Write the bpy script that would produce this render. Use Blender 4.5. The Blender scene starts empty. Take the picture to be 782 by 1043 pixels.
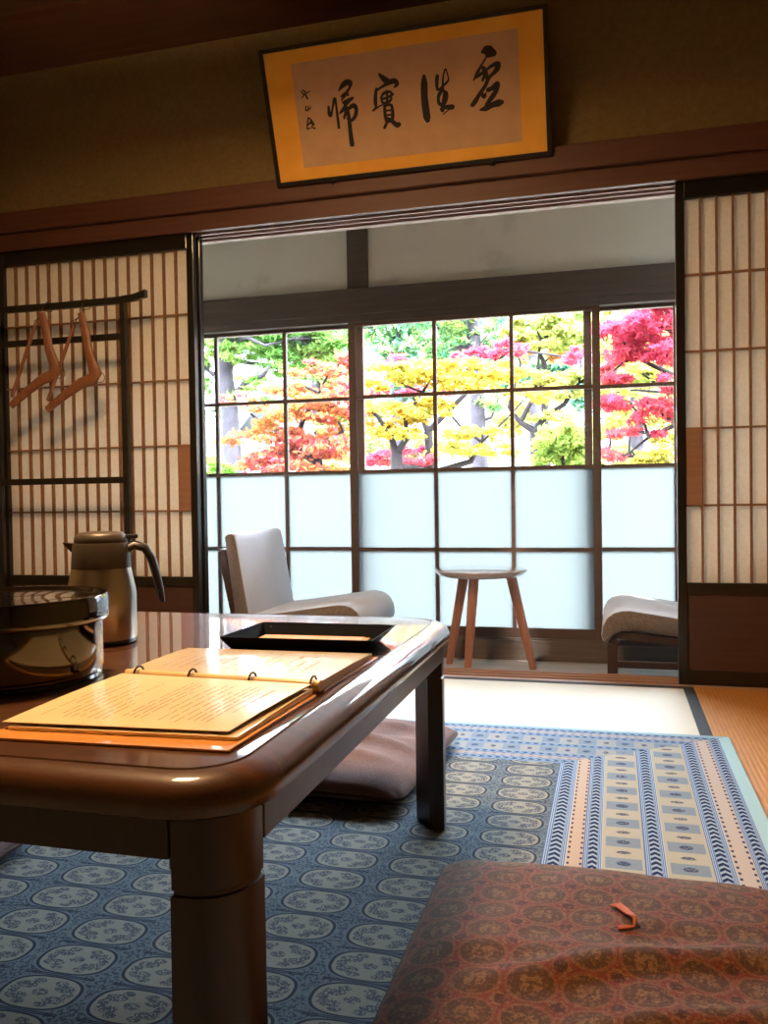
import bpy, bmesh, math, random
from mathutils import Vector, Matrix
C = bpy.context.scene.collection
SC = bpy.context.scene
PI = math.pi
random.seed(7)

# ------------------------------------------------------------------ helpers
def lin(c):
    if isinstance(c, str):
        c = c.lstrip('#'); c = [int(c[i:i+2], 16)/255 for i in (0, 2, 4)]
        c = [x/12.92 if x <= .04045 else ((x+.055)/1.055)**2.4 for x in c]
    return (c[0], c[1], c[2], 1.0)

class S:
    """a node socket with arithmetic"""
    def __init__(s, nt, sock): s.nt, s.k = nt, sock
    def op(s, o, *a):
        n = s.nt.nodes.new('ShaderNodeMath'); n.operation = o
        for i, v in enumerate((s,)+a):
            if isinstance(v, S): s.nt.links.new(v.k, n.inputs[i])
            else: n.inputs[i].default_value = v
        return S(s.nt, n.outputs[0])
    def __add__(s, o): return s.op('ADD', o)
    def __radd__(s, o): return s.op('ADD', o)
    def __sub__(s, o): return s.op('SUBTRACT', o)
    def __rsub__(s, o): return s.op('MULTIPLY', -1.0).op('ADD', o)
    def __mul__(s, o): return s.op('MULTIPLY', o)
    def __rmul__(s, o): return s.op('MULTIPLY', o)
    def __truediv__(s, o): return s.op('DIVIDE', o)
    def __lt__(s, o): return s.op('LESS_THAN', o)
    def __gt__(s, o): return s.op('GREATER_THAN', o)
    def fract(s): return s.op('FRACT')
    def abs(s): return s.op('ABSOLUTE')
    def pow(s, e): return s.op('POWER', e)
    def min(s, o): return s.op('MINIMUM', o)
    def max(s, o): return s.op('MAXIMUM', o)
    def sin(s): return s.op('SINE')

class M:
    """one procedural material"""
    def __init__(s, name):
        s.m = bpy.data.materials.new(name); s.m.use_nodes = True
        s.nt = s.m.node_tree; s.nt.nodes.clear()
        s.out = s.nt.nodes.new('ShaderNodeOutputMaterial')
        s.tc = None
    def node(s, t, **kw):
        n = s.nt.nodes.new(t)
        for k, v in kw.items(): setattr(n, k, v)
        return n
    def link(s, a, b): s.nt.links.new(a.k if isinstance(a, S) else a, b)
    def coord(s, which='Object'):
        if s.tc is None: s.tc = s.node('ShaderNodeTexCoord')
        return s.tc.outputs[which]
    def xyz(s, which='Object'):
        n = s.node('ShaderNodeSeparateXYZ'); s.link(s.coord(which), n.inputs[0])
        return [S(s.nt, n.outputs[i]) for i in range(3)]
    def noise(s, scale=5, detail=3, rough=.5, stretch=None, which='Object'):
        n = s.node('ShaderNodeTexNoise'); n.inputs['Scale'].default_value = scale
        n.inputs['Detail'].default_value = detail; n.inputs['Roughness'].default_value = rough
        if stretch:
            mp = s.node('ShaderNodeMapping'); mp.inputs['Scale'].default_value = stretch
            s.link(s.coord(which), mp.inputs[0]); s.link(mp.outputs[0], n.inputs[0])
        else: s.link(s.coord(which), n.inputs[0])
        return S(s.nt, n.outputs['Fac'])
    def ramp(s, fac, stops, interp='LINEAR'):
        n = s.node('ShaderNodeValToRGB'); cr = n.color_ramp; cr.interpolation = interp
        while len(cr.elements) < len(stops): cr.elements.new(.5)
        for e, (p, c) in zip(cr.elements, sorted(stops, key=lambda q: q[0])): e.position = p; e.color = lin(c)
        s.link(fac, n.inputs[0]); return n.outputs[0]
    def mix(s, fac, a, b, mode='MIX'):
        n = s.node('ShaderNodeMix', data_type='RGBA', blend_type=mode)
        for v, i in ((fac, 0), (a, 6), (b, 7)):
            if isinstance(v, S): s.link(v, n.inputs[i])
            elif hasattr(v, 'links'): s.link(v, n.inputs[i])
            elif i == 0: n.inputs[0].default_value = v
            else: n.inputs[i].default_value = lin(v)
        return n.outputs[2]
    def bsdf(s, col, rough=.6, metal=0., spec=.5, coat=0., coat_rough=.05, sheen=0., bump=None, bump_s=.2, bump_d=.002):
        b = s.node('ShaderNodeBsdfPrincipled')
        if hasattr(col, 'links'): s.link(col, b.inputs['Base Color'])
        else: b.inputs['Base Color'].default_value = lin(col)
        if isinstance(rough, S): s.link(rough, b.inputs['Roughness'])
        else: b.inputs['Roughness'].default_value = rough
        b.inputs['Metallic'].default_value = metal; b.inputs['Specular IOR Level'].default_value = spec
        b.inputs['Coat Weight'].default_value = coat; b.inputs['Coat Roughness'].default_value = coat_rough
        b.inputs['Sheen Weight'].default_value = sheen
        if bump is not None:
            n = s.node('ShaderNodeBump'); n.inputs['Strength'].default_value = bump_s; n.inputs['Distance'].default_value = bump_d
            s.link(bump, n.inputs['Height']); s.link(n.outputs[0], b.inputs['Normal'])
        return b.outputs[0]
    def done(s, shader): s.link(shader, s.out.inputs[0]); return s.m

def plain(name, col, rough=.6, var=.12, scale=30, bump_s=0., **kw):
    m = M(name); n = m.noise(scale, 3)
    c = lin(col)[:3]
    cc = m.ramp(n, [(.3, [x*(1-var) for x in c]), (.7, [min(1, x*(1+var)) for x in c])])
    if bump_s: return m.done(m.bsdf(cc, rough, bump=n, bump_s=bump_s, **kw))
    return m.done(m.bsdf(cc, rough, **kw))

def wood(name, dark, light, rough=.45, stretch=(2, 30, 30), scale=2.2, **kw):
    m = M(name); n = m.noise(scale, 6, .6, stretch)
    n2 = m.noise(scale*9, 2, .5, stretch)
    c = m.ramp(n*.75+n2*.25, [(.3, dark), (.7, light)])
    return m.done(m.bsdf(c, rough, bump=n2, bump_s=.08, **kw))

class MB:
    """collects shapes into ONE mesh object"""
    def __init__(s): s.v, s.f, s.mi = [], [], []
    def add(s, vs, fs, mi=0):
        o = len(s.v); s.v += [tuple(v) for v in vs]
        for f in fs: s.f.append([i+o for i in f]); s.mi.append(mi)
        return s
    def box(s, x0, x1, y0, y1, z0, z1, mi=0):
        vs = [(x, y, z) for z in (z0, z1) for y in (y0, y1) for x in (x0, x1)]
        return s.add(vs, [(0,2,3,1),(4,5,7,6),(0,1,5,4),(2,6,7,3),(0,4,6,2),(1,3,7,5)], mi)
    def bar(s, p, q, w, h, up=(0,0,1), mi=0):
        p, q = Vector(p), Vector(q); d = (q-p).normalized(); u = Vector(up)
        a = d.cross(u).normalized(); u = a.cross(d)
        vs = [c+a*sx*w/2+u*sz*h/2 for c in (p, q) for sx, sz in ((-1,-1),(1,-1),(1,1),(-1,1))]
        return s.add(vs, [(0,1,2,3),(7,6,5,4),(0,4,5,1),(1,5,6,2),(2,6,7,3),(3,7,4,0)], mi)
    def tube(s, pts, rad, n=10, mi=0, flat=1., flat_dir=(0,1,0), cap=True):
        pts = [Vector(p) for p in pts]; N = len(pts)
        if not hasattr(rad, '__len__'): rad = [rad]*N
        vs = []; prev = None
        for i, p in enumerate(pts):
            d = (pts[min(i+1, N-1)]-pts[max(i-1, 0)]).normalized()
            a = Vector(flat_dir) if prev is None else prev
            a = (a-d*a.dot(d))
            if a.length < 1e-4: a = d.orthogonal()
            a.normalize(); prev = a; b = d.cross(a)
            for k in range(n):
                t = 2*PI*k/n; vs.append(p+a*math.cos(t)*rad[i]*flat+b*math.sin(t)*rad[i])
        fs = [(i*n+k, i*n+(k+1)%n, (i+1)*n+(k+1)%n, (i+1)*n+k) for i in range(N-1) for k in range(n)]
        if cap: fs += [tuple(range(n-1, -1, -1)), tuple((N-1)*n+k for k in range(n))]
        return s.add(vs, fs, mi)
    def lathe(s, prof, cx=0, cy=0, n=48, mi=0, sx=1., sy=1.):
        """prof: (r, z) from the bottom axis to the top axis"""
        vs = []; idx = []
        for r, z in prof:
            if r < 1e-6: idx.append([len(vs)]*n); vs.append((cx, cy, z))
            else:
                idx.append([len(vs)+k for k in range(n)])
                vs += [(cx+r*sx*math.cos(2*PI*k/n), cy+r*sy*math.sin(2*PI*k/n), z) for k in range(n)]
        fs = []
        for a, b in zip(idx, idx[1:]):
            for k in range(n):
                q = [a[k], a[(k+1)%n], b[(k+1)%n], b[k]]
                q2 = []
                for i in q:
                    if i not in q2: q2.append(i)
                if len(q2) > 2: fs.append(q2)
        return s.add(vs, fs, mi)
    def prism(s, poly, a0, a1, axis='z', mi=0):
        """poly of 2-D points swept along an axis (x: poly=(y,z); y: poly=(x,z); z: poly=(x,y))"""
        f = {'x': lambda p, a: (a, p[0], p[1]), 'y': lambda p, a: (p[0], a, p[1]), 'z': lambda p, a: (p[0], p[1], a)}[axis]
        n = len(poly); vs = [f(p, a0) for p in poly]+[f(p, a1) for p in poly]
        fs = [tuple(range(n-1, -1, -1)), tuple(range(n, 2*n))]+[(k, (k+1)%n, n+(k+1)%n, n+k) for k in range(n)]
        return s.add(vs, fs, mi)
    def loft(s, rings, mi=0, cap=True):
        n = len(rings[0]); vs = [p for r in rings for p in r]
        fs = [(i*n+k, i*n+(k+1)%n, (i+1)*n+(k+1)%n, (i+1)*n+k) for i in range(len(rings)-1) for k in range(n)]
        if cap: fs += [tuple(range(n-1, -1, -1)), tuple((len(rings)-1)*n+k for k in range(n))]
        return s.add(vs, fs, mi)
    def build(s, name, mats, parent=None, smooth=None, bevel=0., seg=2, loc=None, recalc=True):
        me = bpy.data.meshes.new(name)
        o = Vector(loc) if loc else (ORG.get(parent.name, Vector((0, 0, 0))) if parent is not None else Vector((0, 0, 0)))
        me.from_pydata([(v[0]-o[0], v[1]-o[1], v[2]-o[2]) for v in s.v], [], s.f)
        if not isinstance(mats, (list, tuple)): mats = [mats]
        for m in mats: me.materials.append(m)
        me.polygons.foreach_set('material_index', s.mi)
        if recalc or smooth:
            bm = bmesh.new(); bm.from_mesh(me)
            if recalc: bmesh.ops.recalc_face_normals(bm, faces=bm.faces)
            if smooth:
                a = math.radians(smooth)
                for f in bm.faces: f.smooth = True
                for e in bm.edges:
                    if len(e.link_faces) == 2 and e.calc_face_angle(0) > a: e.smooth = False
            bm.to_mesh(me); bm.free()
        ob = bpy.data.objects.new(name, me); C.objects.link(ob)
        if parent is not None: ob.parent = parent; ORG[ob.name] = o
        else: ob.location = o
        if bevel:
            b = ob.modifiers.new('bevel', 'BEVEL'); b.width = bevel; b.segments = seg; b.limit_method = 'ANGLE'; b.angle_limit = math.radians(40)
        return ob

def tag(o, label, cat, group=None, kind=None):
    o['label'] = label; o['category'] = cat
    if group: o['group'] = group
    if kind: o['kind'] = kind
    return o
ORG = {}
def empty(name, label, cat, loc=(0, 0, 0), group=None, kind=None):
    # children are built in world coordinates and stored relative to loc
    o = bpy.data.objects.new(name, None); C.objects.link(o); o.empty_display_size = .05
    o.location = loc; ORG[o.name] = Vector(loc)
    return tag(o, label, cat, group, kind)
def struct(o, label=None, cat=None):
    o['kind'] = 'structure'
    if label: o['label'] = label
    if cat: o['category'] = cat
    return o
def rrect(x0, x1, y0, y1, r, n=8):
    pts = []
    for cx, cy, a0 in ((x1-r, y1-r, 0), (x0+r, y1-r, PI/2), (x0+r, y0+r, PI), (x1-r, y0+r, 1.5*PI)):
        for k in range(n+1):
            a = a0+PI/2*k/n; pts.append((cx+r*math.cos(a), cy+r*math.sin(a)))
    return pts
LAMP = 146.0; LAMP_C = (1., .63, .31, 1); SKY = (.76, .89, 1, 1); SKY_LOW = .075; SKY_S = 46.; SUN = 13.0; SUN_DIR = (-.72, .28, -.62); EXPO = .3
FROST = (.074, .082, .083, 1); LEAF_ALB = (.47, .47, .47)
# ------------------------------------------------------------------ materials
m_lacquer = M('black_lacquer_frame'); m_lacquer = m_lacquer.done(m_lacquer.bsdf('#131110', .28, coat=.4))
MAT = {}
MAT['black'] = plain('black_lacquered_wood', '#15120f', .32, coat=.3)
MAT['kumiko'] = wood('lattice_cedar', '#74502f', '#90673f', .6)
MAT['hikite'] = wood('pull_plate_wood', '#8a6450', '#9a735c', .5)
MAT['panelwood'] = wood('skirt_panel_wood', '#3a251f', '#482f27', .5)
MAT['beam'] = wood('lintel_wood', '#4b2c20', '#5f3a2a', .55)
MAT['groove'] = wood('track_wood', '#94756a', '#a88b80', .5)
MAT['darkbeam'] = wood('sunroom_beam_wood', '#51463f', '#665a53', .5)
MAT['sash'] = wood('window_sash_wood', '#4a362c', '#5c463a', .5)
MAT['ceil'] = wood('ceiling_board_wood', '#553521', '#6e4429', .6, (1.2, 14, 14))
MAT['plaster'] = plain('olive_plaster', '#80704a', .95, .1, 60, bump_s=.1)
m = M('white_plaster'); n = m.noise(3.2, 5, .6)
z = m.noise(1.1, 3)
MAT['whiteplaster'] = m.done(m.bsdf(m.ramp(n*.6+z*.5, [(.32, '#c4c2b8'), (.47, '#ecebe4')]), .95))
m = M('shoji_paper'); n = m.noise(90, 3)
d = m.node('ShaderNodeBsdfDiffuse'); t = m.node('ShaderNodeBsdfTranslucent')
c = m.ramp(n, [(.3, '#e9e0d0'), (.7, '#f1eadc')]); m.link(c, d.inputs[0]); m.link(c, t.inputs[0])
x = m.node('ShaderNodeMixShader'); x.inputs[0].default_value = .42; m.link(d.outputs[0], x.inputs[1]); m.link(t.outputs[0], x.inputs[2])
MAT['paper'] = m.done(x.outputs[0])
# clear and frosted glass
m = M('clear_window_glass'); t = m.node('ShaderNodeBsdfTransparent'); g = m.node('ShaderNodeBsdfGlossy'); g.inputs['Roughness'].default_value = .02
fr = m.node('ShaderNodeFresnel'); fr.inputs[0].default_value = 1.35
x = m.node('ShaderNodeMixShader'); m.link(fr.outputs[0], x.inputs[0]); m.link(t.outputs[0], x.inputs[1]); m.link(g.outputs[0], x.inputs[2])
MAT['glass'] = m.done(x.outputs[0])
m = M('frosted_window_glass'); t = m.node('ShaderNodeBsdfTranslucent'); t.inputs[0].default_value = FROST
g = m.node('ShaderNodeBsdfGlossy'); g.inputs['Roughness'].default_value = .35
tr = m.node('ShaderNodeBsdfTransparent'); tr.inputs[0].default_value = (1, 1, 1, 1)
x = m.node('ShaderNodeMixShader'); x.inputs[0].default_value = .05; m.link(t.outputs[0], x.inputs[1]); m.link(g.outputs[0], x.inputs[2])
MAT['frost'] = m.done(x.outputs[0])
# tatami: ribs run along the mat
def tatami(name, dark, light, rough, axis, spec=.5):
    m = M(name); x, y, z = m.xyz(); a = (y if axis == 'x' else x)
    rib = (a*2*PI/.012).sin()*.5+.5
    n = m.noise(6, 4, .6, (2, 30, 1) if axis == 'x' else (30, 2, 1)); n2 = m.noise(220, 2)
    c = m.ramp(n*.6+n2*.25+rib*.15, [(.3, dark), (.7, light)])
    return m.done(m.bsdf(c, rough, bump=rib, bump_s=.35, bump_d=.0015, spec=spec))
MAT['tatami_x'] = tatami('sheen_paled_tatami_rush', '#b7b09c', '#cac3b0', .5, 'x')  # window sheen across the weave put into a paler rush colour
MAT['tatami_y'] = tatami('amber_tatami_rush', '#a06a30', '#c28b4a', .55, 'y', .3)
MAT['heri'] = plain('mat_border_cloth', '#262a33', .8, .2, 200)
m = M('boarded_floor'); n = m.noise(2, 5, .6, (1.5, 22, 1))
x, y, z = m.xyz(); seam = ((y/.11).fract() < .03)
MAT['board'] = m.done(m.bsdf(m.mix(seam, m.ramp(n, [(.3, '#9b9997'), (.7, '#b6b4b2')]), '#4a403a'), .32))

# table lacquer
m = M('red_brown_table_lacquer'); n = m.noise(1.6, 6, .6, (3, 34, 10)); n2 = m.noise(18, 3, .5, (3, 34, 10))
c = m.ramp(n*.7+n2*.3, [(.32, '#3a2212'), (.68, '#5e391f')])
MAT['table'] = m.done(m.bsdf(c, .4, spec=.2, coat=1., coat_rough=.035))
m = M('dark_table_leg_lacquer'); n = m.noise(2, 5, .6, (20, 20, 2))
MAT['leg'] = m.done(m.bsdf(m.ramp(n, [(.3, '#2b1a0f'), (.7, '#3e2616')]), .38, coat=.25, coat_rough=.2))
MAT['apron'] = MAT['leg']
MAT['steel'] = plain('brushed_steel', '#b9b0a4', .28, .04, 80, metal=1.)
MAT['jugplastic'] = plain('taupe_plastic', '#4a4138', .42, .05, 80)
MAT['jugdark'] = plain('dark_grey_plastic', '#2b2723', .4, .05, 80)
MAT['gloss'] = plain('gloss_black_lacquer', '#0e0a08', .1, .05, 20, coat=1., coat_rough=.04)
MAT['tray'] = plain('matt_navy_black_tray', '#0d0f15', .65, .1, 200, spec=.03)
MAT['slip'] = wood('amber_card', '#c98a4c', '#dba062', .6, (2, 40, 40))
MAT['cover'] = plain('tan_binder_cover', '#d08a3c', .4, .08, 30, coat=.3)
MAT['page'] = plain('cream_menu_page', '#e2c795', .55, .03, 40, coat=.5, coat_rough=.15)
MAT['sleeve'] = plain('glossy_page_sleeve', '#e9d2a8', .25, .06, 14, coat=1., coat_rough=.08)
MAT['ink'] = plain('grey_print', '#54452f', .7, .1)
MAT['ring'] = plain('dark_binder_ring', '#3a3026', .35, .05, metal=.8)
MAT['tube'] = plain('amber_spine_tube', '#e2bd84', .35, .05, coat=.4)
# calligraphy plaque
m = M('gold_leaf_paper'); n = m.noise(9, 4); x, y, z = m.xyz()
MAT['gold'] = m.done(m.bsdf(m.ramp(n, [(.3, '#eaa93a'), (.7, '#f4b846')]), .5, spec=.4))
m = M('aged_silk_paper'); n = m.noise(14, 4); n2 = m.noise(400, 2)
MAT['silk'] = m.done(m.bsdf(m.ramp(n*.6+n2*.4, [(.3, '#bf9a70'), (.7, '#cfac82')]), .85))
MAT['sumi'] = plain('sumi_ink', '#211c15', .7, .2)
# hangers
MAT['hanger'] = wood('hanger_wood', '#704630', '#8a5c42', .5, (20, 20, 3))
MAT['wire'] = plain('steel_wire', '#6c655c', .35, .05, metal=1.)
MAT['cordm'] = plain('brown_string', '#4a3826', .9)
# lounge chairs and stool
m = M('pale_grey_upholstery'); n = m.noise(500, 2); n2 = m.noise(4, 3)
MAT['seatfab'] = m.done(m.bsdf(m.ramp(n*.5+n2*.5, [(.3, '#b2b6c2'), (.7, '#c8ccd8')]), .95, sheen=.2, bump=n, bump_s=.15))
m = M('brown_grey_tweed'); n = m.noise(420, 2)
MAT['sidefab'] = m.done(m.bsdf(m.ramp(n, [(.35, '#57504e'), (.65, '#868080')]), .95, bump=n, bump_s=.25))
MAT['chairwood'] = wood('dark_chair_wood', '#2e1f1a', '#43302a', .4, (20, 20, 3))
MAT['stooltop'] = wood('stool_top_wood', '#a89088', '#bba59c', .2, (3, 30, 30), coat=1.)
MAT['stoolleg'] = wood('stool_leg_wood', '#9a6650', '#b37d64', .45, (20, 20, 2))

# ------------------------------------------------------------------ rug pattern
def rug_mat():
    m = M('blue_medallion_carpet'); x, y, z = m.xyz()
    spk = m.noise(330, 2, .6); spk2 = m.noise(190, 3, .7); pile = m.noise(600, 2)
    navy, blue, light, cream, grey = '#1d2b4d', '#5b83ab', '#86a9bf', '#c9cbc4', '#6b7f93'
    # field of medallions on a .141 x .0835 m grid
    cx = ((x+.344)/.141+.5).fract()-.5; cy = ((y-1.236)/.0835+.5).fract()-.5
    ax, ay = (cx*.141).abs(), (cy*.0835).abs()
    e = (ax/.057).pow(2.6)+(ay/.0365).pow(2.6)
    inside = e < .90; ring = (e < 1.13)*(e > .90)
    fl = ((ax/.012).pow(2)+(ay/.008).pow(2) < 1.).max((((ax-.030)/.017).pow(2)+((ay-.013)/.008).pow(2) < 1.))
    fl = fl.max((((ax-.018)/.010).pow(2)+((ay-.024)/.006).pow(2)) < 1.).max((((ax-.042)/.008).pow(2)+((ay-.002)/.006).pow(2)) < 1.)
    fl = fl*(spk > .46)*inside
    dx, dy = (.0705-ax), (.04175-ay)
    dia = ((dx/.040+dy/.042) < 1.)*(e > 1.3)
    dia = dia*(spk2 > .51)
    lines = ((ay-.0400).abs() < .0012)*(ax < .056)
    field = m.mix(spk*.5, '#74838c', '#465463')
    field = m.mix(inside, field, m.mix(spk*.6, '#9c9d95', '#727671'))
    field = m.mix(fl*.8, field, '#33435c')
    field = m.mix(dia*.75, field, '#26334f')
    field = m.mix((ring.max(lines))*.88, field, '#232c42')
    # mitred border
    dr = .30-x; df = (2.472-y)*1.32
    right = dr < df
    d = dr.min(df); v = y*right+x*(1.-right)
    n = .435
    band = m.ramp(d/n, [(0, '#a5cbd4'), (.07, '#4d74a6'), (.14, '#b7aca4'), (.222, '#4d74a6'), (.308, '#aaa799'), (.49, '#4d74a6'), (.575, '#aaa799'), (.752, '#4d74a6'), (.83, '#b8a595'), (.90, '#4d74a6'), (1., light)], 'CONSTANT')
    def inband(a, b): return (d > a)*(d < b)
    ch = None; st = None; dots = None
    for a, b in ((.0305, .061), (.0966, .134), (.2132, .2501), (.3271, .361), (.3915, .435)):
        c = (a+b)/2; w = (b-a)
        zz = inband(c-w*.24, c+w*.24)*((((v+(d-c).abs()*1.1)/.021).fract()) < .56)
        ed = inband(a, b)*(((d-a)/w*11.).fract() < .5)*((d-c).abs() > w*.29)
        ch = zz if ch is None else ch.max(zz); st = ed if st is None else st.max(ed)
        base = inband(c-w*.26, c+w*.26)
        dots = base if dots is None else dots.max(base)
    col = m.mix(dots, band, '#94a9c0')
    col = m.mix(st*.75, col, '#b9c3cf')
    col = m.mix(ch, col, '#1c2950')
    col = m.mix((1.-right)*(spk*.75), col, '#56789f')
    dd = None
    for a, b in ((.061, .0966), (.361, .3915)):
        c = (a+b)/2
        t = inband(a, b)*((d-c).abs() > (b-a)*.30)*((v/.024).fract() < .4)*((d-c).abs() < (b-a)*.44)
        dd = t if dd is None else dd.max(t)
    bl = None; mo = None
    for a, b in ((.134, .2132), (.2501, .3271)):
        c = (a+b)/2; f = ((v-.0)/.0975).fract()
        t = inband(a+.006, b-.006)*(f < .48); bl = t if bl is None else bl.max(t)
        u = ((d-c)/.014).pow(2)+(((f-.74)*.0975)/.007).pow(2) < 1.
        u2 = inband(a, b)*u.max(((((d-c)/.013).pow(2)+(((f-.24)*.0975)/.010).pow(2)) < 1.))
        mo = u2 if mo is None else mo.max(u2)
    col = m.mix(dd, col, '#37405e')
    col = m.mix(bl*(.55+spk*.5), col, '#6e86a0')
    col = m.mix(mo*(spk > .42)*.85, col, '#2c3a5e')
    inb = d < n
    fin = m.mix(inb, field, col)
    fin = m.mix(pile*.25, fin, '#3e5670', 'MULTIPLY')
    return m.done(m.bsdf(fin, .95, spec=.1, bump=pile, bump_s=.35, bump_d=.002))
MAT['rug'] = rug_mat()

def brocade(name, red, olive, tan, dark, amount=1.):
    m = M(name); x, y, z = m.xyz('Generated') if False else m.xyz()
    spk = m.noise(300, 2, .6); spk2 = m.noise(170, 3, .7); thread = m.noise(800, 1)
    cx = ((x+.165)/.069+.5).fract()-.5; cy = ((y-.0)/.0615+.5).fract()-.5
    ax, ay = (cx*.069).abs(), (cy*.0615).abs()
    r = (ax/.0325).pow(2)+(ay/.029).pow(2)
    ins = r < .8; ring = (r < 1.08)*(r > .8)
    fig = (((ax-.008)/.006).pow(2)+(ay/.013).pow(2) < 1.).max(((ax/.014).pow(2)+((cy*.0615-.006)/.004).pow(2)) < 1.)
    fig = fig*(spk2 > .45)
    dx, dy = .0345-ax, .03075-ay
    ro = ((dx/.0085).pow(2)+(dy/.0085).pow(2)) < 1.
    ro2 = (((dx/.013).pow(2)+(dy/.013).pow(2)) < 1.)*(1.-ro)
    col = m.mix(spk*.5, red, olive)
    col = m.mix(ins*.75, col, m.mix(spk*.6, olive, dark))
    col = m.mix(ring*.6*(spk > .45), col, tan)
    col = m.mix(fig*ins*.65, col, tan)
    col = m.mix(ro*.75, col, dark); col = m.mix(ro2*.5*(spk2 > .5), col, tan)
    col = m.mix((spk > .52)*.5, col, '#33261a'); col = m.mix((spk2 > .56)*.42, col, tan); col = m.mix((thread > .6)*.35, col, red)
    return m.done(m.bsdf(col, .8, spec=.15, sheen=.03, bump=thread, bump_s=.3, bump_d=.001))
MAT['redcush'] = brocade('red_brocade', '#6a2620', '#40371f', '#77593a', '#261d14')
MAT['cushside'] = plain('dark_mauve_cotton', '#3a2626', .9, .25, 300)
m = M('mauve_velvet'); n = m.noise(320, 2); n2 = m.noise(9, 4)
MAT['mauve'] = m.done(m.bsdf(m.ramp(n*.5+n2*.5, [(.3, '#463636'), (.7, '#7a6262')]),   .9, spec=.1, sheen=.08, bump=n, bump_s=.3))
MAT['tassel'] = plain('orange_thread', '#a85530', .7, .15, 300)
MAT['lampshade'] = M('lit_lamp_shade')
mm = MAT['lampshade']; e = mm.node('ShaderNodeEmission'); e.inputs[0].default_value = LAMP_C; e.inputs[1].default_value = LAMP
MAT['lampshade'] = mm.done(e.outputs[0])
# outdoors
MAT['gravel'] = plain('pale_garden_gravel', '#8a8478', .95, .15, 8)
MAT['bark'] = plain('grey_bark', '#37323a', .95, .3, 12, bump_s=.6)
MAT['bark_dark'] = plain('dark_maple_bark', '#221c20', .95, .3, 14, bump_s=.4)
MAT['roof'] = plain('grey_roof_tile', '#8b9096', .6, .15, 12)
MAT['ewall'] = plain('pale_blue_grey_wall', '#b9c6cf', .9, .06, 4)
MAT['tilecap'] = plain('terracotta_cap', '#b98a66', .8, .15, 10)
def leaf(name, stops, tl=.45, patch=1.4):
    m = M(name); g = m.node('ShaderNodeNewGeometry'); r = S(m.nt, g.outputs['Random Per Island']); n = m.noise(patch, 2)
    c = m.mix(1., m.ramp(n*1.3-.25+r*.3, stops), LEAF_ALB, 'MULTIPLY')
    d = m.node('ShaderNodeBsdfDiffuse'); t = m.node('ShaderNodeBsdfTranslucent')
    m.link(c, d.inputs[0]); m.link(c, t.inputs[0])
    x = m.node('ShaderNodeMixShader'); x.inputs[0].default_value = tl; m.link(d.outputs[0], x.inputs[1]); m.link(t.outputs[0], x.inputs[2])
    return m.done(x.outputs[0])
LEAF = {
 'pine': leaf('pine_needles', [(.2, '#3f7d3c'), (.5, '#7fb85a'), (.8, '#c6dc7a')]),
 'orange': leaf('orange_maple_leaves', [(.15, '#e6e074'), (.36, '#f4b860'), (.58, '#f48a66'), (.8, '#ec667a')]),
 'yellow': leaf('yellow_maple_leaves', [(.15, '#f49a62'), (.36, '#f6c052'), (.6, '#f8da54'), (.85, '#d8e078')]),
 'crimson': leaf('crimson_maple_leaves', [(.2, '#e0587a'), (.6, '#ee6884'), (.9, '#f4906c')]),
 'cedar': leaf('cedar_needles', [(.2, '#3f8a68'), (.5, '#6eae7c'), (.85, '#c8d468')]),
 'backA': leaf('far_green_leaves', [(.2, '#4f9c80'), (.5, '#86c494'), (.85, '#c4de8c')]),
 'backB': leaf('far_teal_leaves', [(.2, '#4f9880'), (.5, '#7cb890'), (.85, '#b8d68c')]),
 'lime': leaf('yellow_green_leaves', [(.15, '#a4cc74'), (.45, '#d0e07c'), (.75, '#eee680'), (.95, '#f4d068')]),
 'amber': leaf('amber_leaves', [(.2, '#f0a860'), (.8, '#f4c07a')]),
 'red': leaf('scarlet_maple_leaves', [(.15, '#f58a68'), (.4, '#f0646a'), (.8, '#ea567a')]),
 'gold': leaf('golden_leaves', [(.15, '#a8d080'), (.45, '#dce47c'), (.8, '#f4dc60')]),
 'pale': leaf('pale_yellow_green_leaves', [(.2, '#a8cc88'), (.5, '#d2dc8c'), (.85, '#ecd888')]),
 'glow': leaf('light_yellow_leaves', [(.2, '#c8d878'), (.5, '#ece47c'), (.85, '#f4d890')]),
 'shrub': leaf('spring_green_leaves', [(.2, '#8cbc58'), (.6, '#b4d46c'), (.9, '#dce070')]),
 'bushL': leaf('bright_green_leaves', [(.2, '#6cc044'), (.8, '#a8e060')]),
}
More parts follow.
